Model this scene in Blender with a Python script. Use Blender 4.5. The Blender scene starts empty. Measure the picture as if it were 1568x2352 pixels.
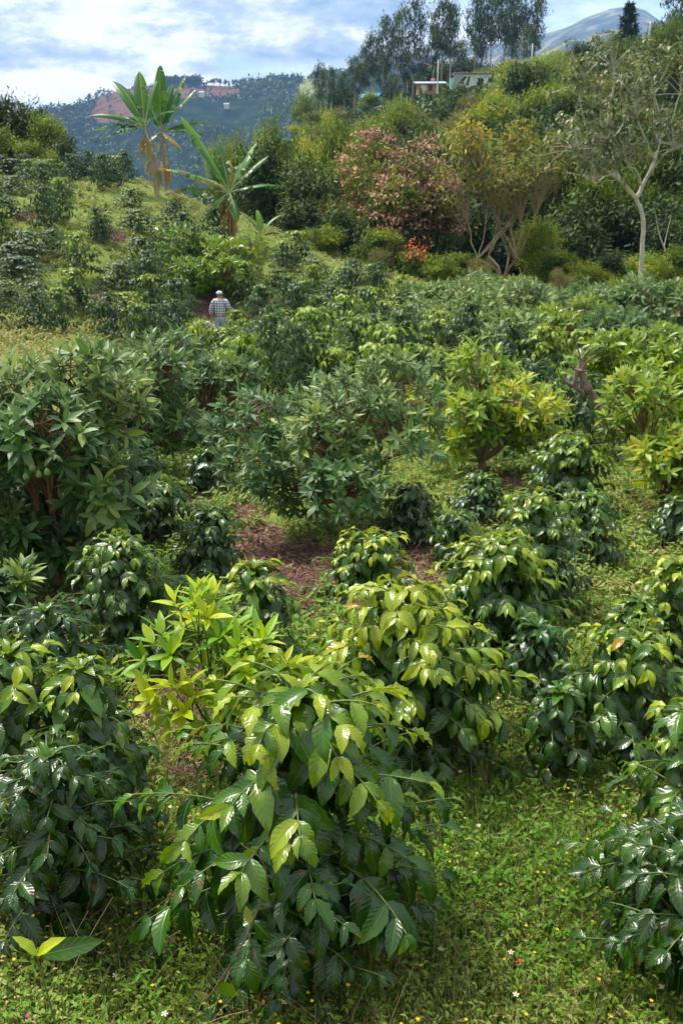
import bpy, math, random
import numpy as np
from mathutils import Vector
R_ = math.radians
rng = np.random.default_rng(7)
SC = bpy.context.scene
COL = SC.collection
F = 2287.0; CU, CV = 784.0, 1176.0
PITCH = R_(20.3); CP, SP = math.cos(PITCH), math.sin(PITCH)

# ------------------------------------------------------------------ basics
def ray(u, v):
    un, vn = (u-CU)/F, (CV-v)/F
    return np.array([un, CP+SP*vn, -SP+CP*vn])
def at(u, v, Y):
    d = ray(u, v); return d*(Y/d[1])
def nrm(a):
    return a/np.maximum(np.linalg.norm(a, axis=-1, keepdims=True), 1e-9)

# terrain control points: pixel and depth, or direct world points
CTRL_PX = [(300,2352,2.5),(784,2352,2.5),(1400,2352,2.55),(100,1900,3.6),(1250,1900,3.66),(700,2000,3.3),
 (430,1700,4.5),(1420,1500,5.83),(100,1380,6.8),(680,1330,7.2),(950,1300,7.5),(1450,1250,8.2),(620,1200,9.2),
 (470,1120,11.),(1150,1110,11.),(600,930,17.),(900,900,17.5),(250,980,15.5),(700,850,22.),(500,788,33.),
 (640,640,37.),(560,520,42.),(370,440,46.),(100,425,44.),(200,700,31.),(200,560,36.),(300,400,50.),(40,700,30),
 (700,560,43.),(850,620,40.),(1000,660,38.),(1150,640,41.),(1450,650,40.),(1500,800,27.),(1100,830,24.),
 (1300,930,17.),(1500,1000,14.5),(20,1150,9.5)]
CTRL_W = [(0,0,-1.75),(-2,0,-1.75),(2,0,-1.8),(0,-4,-.6),(-5,1,-2.2),(5,1,-2.3),(-6,4,-2.9),(6,4,-2.9),
 (0,-30,4),(-30,-10,2),(30,-10,2),(-12,12,-3.5),(12,12,-3.8),(-22,30,-3.5),(-30,45,-1.0),(30,30,-3.5)]
def aw(u, Y, z): CTRL_W.append(((u-CU)/F*Y, Y, z))
aw(850,50,-5.9); aw(1100,50,-6.2); aw(1300,50,-6.); aw(1650,50,-5); aw(850,62,-5.2); aw(850,100,-1.2); aw(850,190,5.5); aw(1100,62,-4.5); aw(1100,100,1.8); aw(1100,200,9.5)
aw(1450,50,-5.8); aw(1450,62,-2.8); aw(1450,80,1.5); aw(1450,120,6.8); aw(1450,200,12); aw(1700,60,1.5); aw(1700,120,13)
aw(600,60,-5); aw(600,100,-6); aw(600,180,-1); aw(400,60,-4.5); aw(400,100,-14); aw(400,230,-22)
aw(0,60,-2); aw(0,100,-9); aw(0,230,-20); aw(200,60,-4); aw(200,100,-14); aw(-400,60,0); aw(-400,200,-5)
aw(700,260,2); aw(1100,300,8); aw(1500,300,10)
CW = [tuple(at(*c)) for c in CTRL_PX] + CTRL_W
CW = np.array(CW, float)
def _q(x, y):
    yy = np.maximum(y, 0)+2.0
    return np.stack([x/yy*9, np.log(yy)*4.0 + np.minimum(y, 0)*.15], -1)
_qc = _q(CW[:,0], CW[:,1])
_A = np.linalg.norm(_qc[:,None]-_qc[None], axis=-1)
_B = np.block([[_A, np.ones((len(CW),1))],[np.ones((1,len(CW))), np.zeros((1,1))]])
_wt = np.linalg.solve(_B, np.append(CW[:,2], 0))
def height(x, y):
    x = np.asarray(x, float); y = np.asarray(y, float)
    q = _q(x, y)
    r = np.sqrt(((q[...,None,:]-_qc)**2).sum(-1)+.02)
    z = r@_wt[:-1] + _wt[-1]
    z = z + .035*np.sin(x*1.9+.7)*np.sin(y*1.6)+.02*np.sin(x*5.1+y*3.3)
    d = np.sqrt(x*x+y*y)
    k = np.clip((d-230)/250, 0, 1); k = k*k*(3-2*k)
    return z*(1-k) + (-45)*k
def ground(u, v):
    d = ray(u, v); ts = np.geomspace(1.5, 260, 900)
    p = d[None]*ts[:,None]; h = height(p[:,0], p[:,1])
    i = int(np.argmax(p[:,2] < h)); return p[i]

def uv_of(x,y,z):
    a=np.arctan2(z,y)+PITCH; r=np.sqrt(y*y+z*z); return CU+F*x/(r*np.cos(a)), CV-F*np.tan(a)
class Geo:
    def __init__(s): s.v=[]; s.f=[]; s.t=[]; s.u=[]; s.n=0
    def add(s, v, f, t, u=None):
        v = np.asarray(v, np.float32).reshape(-1,3); n = len(v)
        s.v.append(v); s.f.append(np.asarray(f, np.int64).reshape(-1,4)+s.n)
        s.t.append(np.broadcast_to(np.asarray(t, np.float32), (n,)).copy())
        s.u.append(np.zeros((n,3), np.float32) if u is None else np.asarray(u, np.float32).reshape(n,3)); s.n += n
    def arrays(s): return np.concatenate(s.v), np.concatenate(s.f), np.concatenate(s.t), np.concatenate(s.u)
    def mesh(s, name, mat, smooth=True):
        v,f,t,u = s.arrays(); me = bpy.data.meshes.new(name)
        me.vertices.add(len(v)); me.vertices.foreach_set('co', v.ravel())
        me.loops.add(f.size); me.loops.foreach_set('vertex_index', f.ravel().astype(np.int32))
        me.polygons.add(len(f)); me.polygons.foreach_set('loop_start', np.arange(0, f.size, 4, dtype=np.int32))
        me.polygons.foreach_set('use_smooth', np.full(len(f), smooth))
        a = me.attributes.new('tint','FLOAT','POINT'); a.data.foreach_set('value', t)
        a = me.attributes.new('luv','FLOAT_VECTOR','POINT'); a.data.foreach_set('vector', u.ravel())
        me.update(calc_edges=True); me.materials.append(mat); return me

def leaves(g, P, D, N, L, W, tint, ns=4, nt=3, bend=.6, fold=.25, rip=0., shape=.9, freq=7., wig=None):
    """ batch of curved leaves: base P, direction D, upper face N """
    P=np.atleast_2d(P); n=len(P); D=nrm(np.atleast_2d(D)+0.); N=np.atleast_2d(N)
    N = nrm(N-(N*D).sum(-1,keepdims=True)*D); S = np.cross(D, N)
    L=np.broadcast_to(L,(n,)); W=np.broadcast_to(W,(n,)); tint=np.broadcast_to(tint,(n,)); bend=np.broadcast_to(bend,(n,))
    s = np.linspace(0,1,ns+1); t = np.linspace(-1,1,nt)
    w = np.sin(np.pi*np.clip(s,0,1)**shape)**.8*(1-.25*s**3); w[0]=.06; w[-1]=.03
    if ns==1: w=np.array([.7,.55])
    if ns==2: w=np.array([.12,1.,.08])
    ph = bend[:,None]*s[None]
    c = np.concatenate([np.zeros((n,1)), np.cumsum(np.cos((ph[:,1:]+ph[:,:-1])/2)/ns, 1)],1)
    d = np.concatenate([np.zeros((n,1)), np.cumsum(np.sin((ph[:,1:]+ph[:,:-1])/2)/ns, 1)],1)
    cen = P[:,None]+L[:,None,None]*(c[...,None]*D[:,None]-d[...,None]*N[:,None])
    Ns = np.cos(ph)[...,None]*N[:,None]+np.sin(ph)[...,None]*D[:,None]
    hw = W[:,None]*.5*w[None]
    at_ = np.abs(t)
    off = hw[:,:,None]*t[None,None]*math.cos(fold)
    up = hw[:,:,None]*at_[None,None]*math.sin(fold)
    if np.max(rip)>0:
        phs = rng.uniform(0,6.28,(n,1,1)); freq = rng.uniform(.6,1.15,(n,1,1))*freq; rip = rng.uniform(.3,1.3,(n,1,1))*rip
        up = up + rip*W[:,None,None]*np.sin(s[None,:,None]*freq*2*np.pi+phs+at_[None,None]*-2.2)*(at_**1.3)[None,None]*w[None,:,None]
        off = off*(1+.09*np.sin(s[None,:,None]*freq*4.4)*at_[None,None])
    tw = np.zeros((n,1)) if wig is None else np.broadcast_to(wig,(n,))[:,None]
    sl = (tw*s[None]**2*L[:,None])[...,None]*S[:,None]
    v = cen[:,:,None]+off[...,None]*S[:,None,None]+up[...,None]*Ns[:,:,None]+sl[:,:,None]
    a = np.arange((ns+1)*nt).reshape(ns+1,nt)
    q = np.stack([a[:-1,:-1],a[:-1,1:],a[1:,1:],a[1:,:-1]],-1).reshape(-1,4)
    f = (q[None]+(np.arange(n)*(ns+1)*nt)[:,None,None]).reshape(-1,4)
    uv = np.zeros((n,ns+1,nt,3)); uv[...,0]=s[None,:,None]; uv[...,1]=t[None,None]; uv[...,2]=rng.random((n,1,1))
    g.add(v, f, np.repeat(tint,(ns+1)*nt), uv)

def tubes(g, P, Rr, sides=5, tint=.5):
    P=np.asarray(P,float); Rr=np.asarray(Rr,float)
    if P.ndim==2: P=P[None]; Rr=Rr[None]
    Rr=np.broadcast_to(Rr,P.shape[:2])
    n,k,_=P.shape
    T=np.gradient(P,axis=1); T=nrm(T); m=nrm(P[:,-1]-P[:,0])
    ref=np.where(np.abs(m[:,2:3])>.75,np.array([[1.,.1,0]]),np.array([[.05,.1,1.]]))[:,None]
    A=nrm(np.cross(T,np.broadcast_to(ref,T.shape))); B=np.cross(T,A)
    an=np.linspace(0,2*np.pi,sides,endpoint=False)
    v=P[:,:,None]+Rr[:,:,None,None]*(np.cos(an)[None,None,:,None]*A[:,:,None]+np.sin(an)[None,None,:,None]*B[:,:,None])
    a=np.arange(k*sides).reshape(k,sides); b=np.roll(a,-1,1)
    q=np.stack([a[:-1],b[:-1],b[1:],a[1:]],-1).reshape(-1,4)
    f=(q[None]+(np.arange(n)*k*sides)[:,None,None]).reshape(-1,4)
    g.add(v,f,np.repeat(np.broadcast_to(tint,(n,)),k*sides))
def bez(a,b,c,k):
    s=np.linspace(0,1,k)[:,None]; a,b,c=[np.asarray(x)[...,None,:] for x in (a,b,c)]
    return a*(1-s)**2+2*b*s*(1-s)+c*s*s
def poly(pts,k):
    """ smooth resample of control points """
    pts=np.asarray(pts,float); n=len(pts); x=np.linspace(0,n-1,k); i=np.clip(x.astype(int),0,n-2); f=(x-i)[:,None]
    p=np.vstack([2*pts[0]-pts[1],pts,2*pts[-1]-pts[-2]]); p0,p1,p2,p3=p[i],p[i+1],p[i+2],p[i+3]
    return .5*((2*p1)+(-p0+p2)*f+(2*p0-5*p1+4*p2-p3)*f**2+(-p0+3*p1-3*p2+p3)*f**3)

# ------------------------------------------------------------------ materials
class NT:
    def __init__(s, mat): s.t=mat.node_tree; s.N=s.t.nodes; s.L=s.t.links
    def n(s, typ, **k):
        o=s.N.new(typ)
        for a,b in k.items():
            if a in ('operation','blend_type','data_type','attribute_name','noise_dimensions','noise_type','mode','sky_type','feature','wave_type','interpolation','distance'): setattr(o,a,b)
            else: o.inputs[a.replace('_',' ')].default_value=b
        return o
    def l(s,a,b): s.L.new(a,b)
    def ramp(s, fac, stops):
        r=s.N.new('ShaderNodeValToRGB'); e=r.color_ramp.elements
        while len(e)<len(stops): e.new(.5)
        for x,(p,c) in zip(e,stops): x.position=p; x.color=(*c,1)
        if fac is not None: s.l(fac,r.inputs[0])
        return r
    def math(s,op,a,b=None,c=None):
        o=s.N.new('ShaderNodeMath'); o.operation=op
        for i,x in enumerate((a,b,c)):
            if x is None: continue
            if isinstance(x,(int,float)): o.inputs[i].default_value=x
            else: s.l(x,o.inputs[i])
        return o.outputs[0]
def newmat(name):
    m=bpy.data.materials.new(name); m.use_nodes=True; t=NT(m)
    b=m.node_tree.nodes['Principled BSDF']; o=m.node_tree.nodes['Material Output']; return m,t,b,o
GAIN=1.0
def leafmat(name, stops, rough=.4, spec=.5, trans=.25, veins=False, under=(.10,.17,.05), vary=.25, spots=False, sat=1.28):
    m,t,b,o=newmat(name)
    a=t.n('ShaderNodeAttribute',attribute_name='tint'); fac=a.outputs['Fac']
    r=t.ramp(fac,stops); col=r.outputs[0]
    oi=t.N.new('ShaderNodeObjectInfo')
    hs=t.N.new('ShaderNodeHueSaturation'); t.l(col,hs.inputs['Color']); hs.inputs['Saturation'].default_value=sat
    t.l(t.math('MULTIPLY_ADD',oi.outputs['Random'],vary,1-vary/2),hs.inputs['Value'])
    t.l(t.math('MULTIPLY_ADD',oi.outputs['Random'],-.022,.511),hs.inputs['Hue'])
    col=hs.outputs[0]
    if veins:
        lu=t.n('ShaderNodeAttribute',attribute_name='luv'); sx=t.N.new('ShaderNodeSeparateXYZ'); t.l(lu.outputs['Vector'],sx.inputs[0])
        at_=t.math('ABSOLUTE',sx.outputs[1])
        mid=t.math('SUBTRACT',1,t.math('MULTIPLY',at_,11)); mid=t.math('MAXIMUM',mid,0)
        mx=t.N.new('ShaderNodeMix'); mx.data_type='RGBA'; t.l(t.math('MULTIPLY',mid,.55),mx.inputs[0]); t.l(col,mx.inputs[6]); mx.inputs[7].default_value=(.16,.26,.05,1)
        col=mx.outputs[2]
        if spots:
            tc=t.N.new('ShaderNodeTexCoord'); nz=t.n('ShaderNodeTexNoise',Scale=26.,Detail=2.); t.l(tc.outputs['Object'],nz.inputs['Vector'])
            k=t.math('MULTIPLY',t.math('GREATER_THAN',nz.outputs['Fac'],.69),.8)
            mx=t.N.new('ShaderNodeMix'); mx.data_type='RGBA'; t.l(k,mx.inputs[0]); t.l(col,mx.inputs[6]); mx.inputs[7].default_value=(.17,.08,.02,1); col=mx.outputs[2]
            nz=t.n('ShaderNodeTexNoise',Scale=9.,Detail=3.); t.l(tc.outputs['Object'],nz.inputs['Vector'])
            mx=t.N.new('ShaderNodeMix'); mx.data_type='RGBA'; mx.blend_type='MULTIPLY'; mx.inputs[0].default_value=1; t.l(col,mx.inputs[6])
            t.l(t.ramp(nz.outputs['Fac'],[(.3,(.72,.75,.7)),(.7,(1.25,1.2,1.1))]).outputs[0],mx.inputs[7]); col=mx.outputs[2]
        wv=t.math('SINE',t.math('SUBTRACT',t.math('MULTIPLY',sx.outputs[0],54.),t.math('MULTIPLY',at_,9.)))
        h=t.math('ADD',t.math('MULTIPLY',wv,t.math('MULTIPLY',at_,.5)),t.math('MULTIPLY',mid,-1.2))
        bp=t.n('ShaderNodeBump',Strength=.36,Distance=.003); t.l(h,bp.inputs['Height']); t.l(bp.outputs[0],b.inputs['Normal'])
    geo=t.N.new('ShaderNodeNewGeometry')
    mx=t.N.new('ShaderNodeMix'); mx.data_type='RGBA'; t.l(t.math('MULTIPLY',geo.outputs['Backfacing'],.55),mx.inputs[0]); t.l(col,mx.inputs[6]); mx.inputs[7].default_value=(*under,1); col=mx.outputs[2]
    t.l(col,b.inputs['Base Color']); t.l(t.math('MULTIPLY_ADD',geo.outputs['Backfacing'],.3,rough),b.inputs['Roughness']); b.inputs['Specular IOR Level'].default_value=spec
    if trans>0:
        tr=t.N.new('ShaderNodeBsdfTranslucent'); hs2=t.N.new('ShaderNodeHueSaturation'); hs2.inputs['Hue'].default_value=.475; hs2.inputs['Saturation'].default_value=1.05; hs2.inputs['Value'].default_value=2.2
        t.l(col,hs2.inputs['Color']); t.l(hs2.outputs[0],tr.inputs[0])
        ms=t.N.new('ShaderNodeMixShader'); ms.inputs[0].default_value=trans; t.l(b.outputs[0],ms.inputs[1]); t.l(tr.outputs[0],ms.inputs[2]); t.l(ms.outputs[0],o.inputs['Surface'])
    return m
def barkmat(name,c1,c2,scale=14,rough=.85):
    m,t,b,o=newmat(name); tc=t.N.new('ShaderNodeTexCoord')
    mp=t.N.new('ShaderNodeMapping'); mp.inputs['Scale'].default_value=(1,1,.35); t.l(tc.outputs['Object'],mp.inputs[0])
    nz=t.n('ShaderNodeTexNoise',Scale=float(scale),Detail=6.,Roughness=.65); t.l(mp.outputs[0],nz.inputs['Vector'])
    r=t.ramp(nz.outputs['Fac'],[(.32,c1),(.68,c2)]); t.l(r.outputs[0],b.inputs['Base Color']); b.inputs['Roughness'].default_value=rough
    bp=t.n('ShaderNodeBump',Strength=.5,Distance=.02); t.l(nz.outputs['Fac'],bp.inputs['Height']); t.l(bp.outputs[0],b.inputs['Normal'])
    return m
def flat(name,c,rough=.7,scale=3.,var=.25,metal=0.):
    m,t,b,o=newmat(name); tc=t.N.new('ShaderNodeTexCoord'); nz=t.n('ShaderNodeTexNoise',Scale=scale,Detail=5.); t.l(tc.outputs['Object'],nz.inputs['Vector'])
    r=t.ramp(nz.outputs['Fac'],[(.3,tuple(x*(1-var) for x in c)),(.7,tuple(min(1,x*(1+var)) for x in c))]); t.l(r.outputs[0],b.inputs['Base Color']); b.inputs['Roughness'].default_value=rough; b.inputs['Metallic'].default_value=metal
    return m

M={}
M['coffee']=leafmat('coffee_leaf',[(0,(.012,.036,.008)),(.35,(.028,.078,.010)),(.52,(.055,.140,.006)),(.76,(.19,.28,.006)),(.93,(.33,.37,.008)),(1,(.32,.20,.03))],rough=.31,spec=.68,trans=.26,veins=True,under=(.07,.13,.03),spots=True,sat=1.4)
M['coffee_far']=leafmat('coffee_leaf_far',[(0,(.008,.026,.008)),(.38,(.018,.052,.010)),(.6,(.10,.19,.010)),(1,(.32,.40,.015))],sat=1.4,rough=.5,spec=.5,trans=.25,under=(.06,.12,.04))
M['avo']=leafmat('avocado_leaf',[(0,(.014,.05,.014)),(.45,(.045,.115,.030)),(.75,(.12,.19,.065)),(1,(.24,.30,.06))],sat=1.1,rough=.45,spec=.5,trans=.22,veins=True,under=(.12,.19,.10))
M['avo_y']=leafmat('avocado_leaf_young',[(0,(.04,.10,.018)),(.4,(.12,.22,.025)),(.75,(.27,.34,.04)),(1,(.38,.37,.05))],sat=1.08,rough=.42,spec=.45,trans=.3,veins=True,under=(.18,.27,.08))
M['avo_l']=leafmat('avocado_leaf_lime',[(0,(.05,.14,.02)),(.4,(.16,.30,.03)),(.75,(.27,.40,.03)),(1,(.42,.48,.03))],rough=.42,spec=.5,trans=.3,veins=True,under=(.18,.27,.08))
M['avo_b']=leafmat('avocado_leaf_bluish',[(0,(.022,.06,.022)),(.5,(.07,.14,.045)),(1,(.20,.27,.10))],sat=1.15,rough=.5,spec=.4,trans=.2,under=(.08,.13,.06))
M['avo_g']=leafmat('avocado_leaf_green',[(0,(.02,.07,.014)),(.5,(.07,.15,.025)),(1,(.18,.26,.05))],rough=.4,spec=.5,trans=.25,under=(.14,.2,.1))
M['dark']=leafmat('dark_foliage',[(0,(.007,.018,.008)),(.45,(.022,.048,.015)),(1,(.085,.13,.03))],rough=.6,spec=.3,trans=.15,vary=.4,under=(.03,.05,.015))
M['green']=leafmat('green_foliage',[(0,(.014,.038,.008)),(.45,(.065,.12,.015)),(1,(.21,.26,.03))],rough=.6,spec=.25,trans=.25,vary=.4,under=(.07,.11,.025))
M['lime']=leafmat('lime_foliage',[(0,(.05,.10,.012)),(.5,(.14,.21,.02)),(1,(.34,.33,.03))],rough=.55,spec=.3,trans=.3,vary=.3)
M['olive']=leafmat('olive_foliage',[(0,(.035,.05,.016)),(.5,(.10,.115,.03)),(1,(.22,.18,.05))],rough=.6,spec=.3,trans=.2,vary=.4)
M['rust']=leafmat('rusty_foliage',[(0,(.04,.06,.018)),(.4,(.13,.15,.04)),(.75,(.26,.21,.08)),(1,(.42,.34,.05))],rough=.6,spec=.3,trans=.25,vary=.3)
M['pink']=leafmat('pinkish_seed_heads',[(0,(.30,.18,.12)),(.5,(.46,.29,.20)),(1,(.55,.41,.27))],sat=1.05,rough=.8,spec=.1,trans=.1,under=(.2,.1,.07))
M['euc']=leafmat('eucalyptus_foliage',[(0,(.018,.038,.022)),(.5,(.042,.075,.035)),(1,(.10,.145,.05))],rough=.6,spec=.3,trans=.15,vary=.3,under=(.05,.08,.035))
M['ban']=leafmat('banana_leaf',[(0,(.30,.19,.09)),(.2,(.22,.20,.06)),(.35,(.06,.15,.03)),(.7,(.035,.10,.03)),(1,(.12,.24,.04))],rough=.4,spec=.5,trans=.3,veins=True,under=(.08,.16,.08),vary=.1)
M['weed']=leafmat('weed_leaf',[(0,(.04,.11,.02)),(.4,(.11,.22,.03)),(.7,(.22,.265,.07)),(1,(.38,.32,.15))],rough=.6,spec=.3,trans=.25,under=(.12,.18,.07),sat=1.15)
M['dry']=leafmat('dry_stems',[(0,(.09,.045,.03)),(.5,(.20,.12,.07)),(1,(.38,.28,.16))],sat=.95,rough=.85,spec=.1,trans=.0,under=(.2,.12,.07))
M['petal']=leafmat('wild_petals',[(0,(.78,.76,.72)),(.3,(.78,.76,.72)),(.34,(.62,.42,.03)),(.6,(.62,.42,.03)),(.64,(.5,.14,.25)),(1,(.5,.14,.25))],rough=.7,spec=.2,trans=.2,under=(.6,.55,.4),vary=0)
M['dusty']=leafmat('dusty_foliage',[(0,(.04,.06,.018)),(.5,(.10,.135,.035)),(1,(.26,.22,.07))],rough=.5,spec=.45,trans=.12,vary=0,sat=1.)
M['red']=flat('red_petal',(.55,.02,.03),.6)
M['bark']=barkmat('brown_bark',(.07,.045,.028),(.20,.13,.085))
M['bark_o']=barkmat('reddish_bark',(.13,.06,.03),(.26,.14,.075))
M['bark_g']=barkmat('grey_bark',(.28,.24,.20),(.62,.56,.48),10)
M['bark_t']=barkmat('tan_bark',(.17,.12,.07),(.36,.27,.17),10)
M['stem']=barkmat('green_stem',(.06,.10,.02),(.16,.20,.05),30,.6)
M['stump']=barkmat('weathered_wood',(.06,.035,.028),(.36,.25,.19),30)
M['pseudo']=barkmat('banana_stem_bark',(.22,.15,.09),(.42,.36,.22),5)
M['bstem']=barkmat('banana_green_stem',(.14,.2,.05),(.3,.33,.1),6,.6)

# ------------------------------------------------------------------ things
def tag(o,label=None,cat=None,group=None,kind=None):
    if label: o['label']=label
    if cat: o['category']=cat
    if group: o['group']=group
    if kind: o['kind']=kind
    return o
def obj(name,me,parent=None,loc=None):
    o=bpy.data.objects.new(name,me); COL.objects.link(o)
    if parent: o.parent=parent
    if loc is not None: o.location=loc
    return o
def thing(name,loc,label,cat,group=None,rz=0,sc=None):
    o=bpy.data.objects.new(name,None); o.empty_display_size=.2; COL.objects.link(o); o.location=[float(a) for a in loc]; o.rotation_euler=(0,0,rz)
    if sc is not None: o.scale=sc
    return tag(o,label,cat,group)
NAMES={'coffee_bush':'coffee bush','avocado_tree':'avocado tree','broadleaf_tree':'tree','hill_shrub':'shrub','eucalyptus_tree':'tree','banana_plant':'banana plant'}

# ---- coffee bush generator
def coffee(seed,H,R,L,nb,ns=7,nt=5,young=.5,bare=.25,sp=.34,lean=(0,0),rip=.12,tw=4,e0=(25,55),droop=30):
    r=np.random.default_rng(seed); gl,gs=Geo(),Geo()
    lean=np.array([lean[0],lean[1],0.])
    sk=poly([[0,0,-.1],[.03*H*r.normal(),.03*H*r.normal(),.35*H],[.03*r.normal(),.03*r.normal(),.7*H],[0,0,H]],9)
    sk=sk+lean[None]*((sk[:,2:3]/H)**2)
    tubes(gs,sk,np.linspace(.016,.005,9)*(H/1.0),6)
    P_,D_,N_,L_,T_,B_=[],[],[],[],[],[]
    UP=np.array([0,0,1.])
    for i in range(nb):
        t=(.06+.92*((i+.5)/nb)**.9); base=np.array([np.interp(t*H,sk[:,2],sk[:,j]) for j in range(3)])
        az=i*2.399+r.normal()*.25
        bl=R*1.12*min(1,.72+t*1.2)*((1.02-t)**.42)*r.uniform(.82,1.12)
        el=R_(np.interp(t,[0,1],[e0[0],e0[1]])+r.normal()*7); dr=R_(droop+r.normal()*8)*(1 if t<.8 else .5)
        k=9; s=np.linspace(0,1,k); e=el-(el+dr)*s**1.1
        azs=az+r.normal()*.25*s
        st=np.stack([np.cos(e)*np.cos(azs),np.cos(e)*np.sin(azs),np.sin(e)],-1)*bl/(k-1)
        p=base+np.concatenate([[[0,0,0]],np.cumsum(st[:-1],0)])
        tubes(gs,p,np.linspace(.0050,.0018,k)*(.6+L/.28),tw)
        n=max(3,int(bl*(1-bare)/(sp*L))); ss=np.linspace(bare+r.uniform(0,.04),1,n)
        for s_ in ss:
            pos=np.array([np.interp(s_,s,p[:,j]) for j in range(3)]); T=nrm(st[min(int(s_*(k-1)),k-1)])
            side=nrm(np.cross(T,UP)); age=1-s_
            for sg in (-1,1):
                if r.random()<.07: continue
                tip=s_**3
                D=side*sg*r.uniform(.55,.9)*(1-.5*tip)+T*(.35+.5*tip+r.normal()*.14)-UP*(-.08*t+1.15*age**.7*r.uniform(.4,1.25)*(1-.35*t))
                D=nrm(D+r.normal(size=3)*.1)
                N=UP+nrm(np.array([math.cos(az),math.sin(az),0]))*.35+r.normal(size=3)*.22
                P_.append(pos);D_.append(D);N_.append(N)
                size=L*r.uniform(.62,1.18)*(1-.45*tip)*(1-.3*(1-min(1,(s_-bare)*5+.4)))
                L_.append(size); B_.append(r.uniform(.6,1.5)+.2*t)
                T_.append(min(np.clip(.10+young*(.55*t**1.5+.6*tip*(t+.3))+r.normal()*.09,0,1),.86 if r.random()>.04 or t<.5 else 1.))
    # crown rosette
    m=10
    for j in range(m):
        az=j*2.4+r.normal()*.2; f=j/m
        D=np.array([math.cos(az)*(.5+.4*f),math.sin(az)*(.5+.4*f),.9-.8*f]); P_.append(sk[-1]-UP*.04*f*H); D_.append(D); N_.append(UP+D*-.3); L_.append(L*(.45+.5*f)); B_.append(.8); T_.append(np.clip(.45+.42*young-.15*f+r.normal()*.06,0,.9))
    L_=np.array(L_)
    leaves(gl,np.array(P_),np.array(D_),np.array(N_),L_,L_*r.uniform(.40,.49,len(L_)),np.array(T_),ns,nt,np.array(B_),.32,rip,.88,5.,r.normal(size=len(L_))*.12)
    return gs,gl

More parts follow.
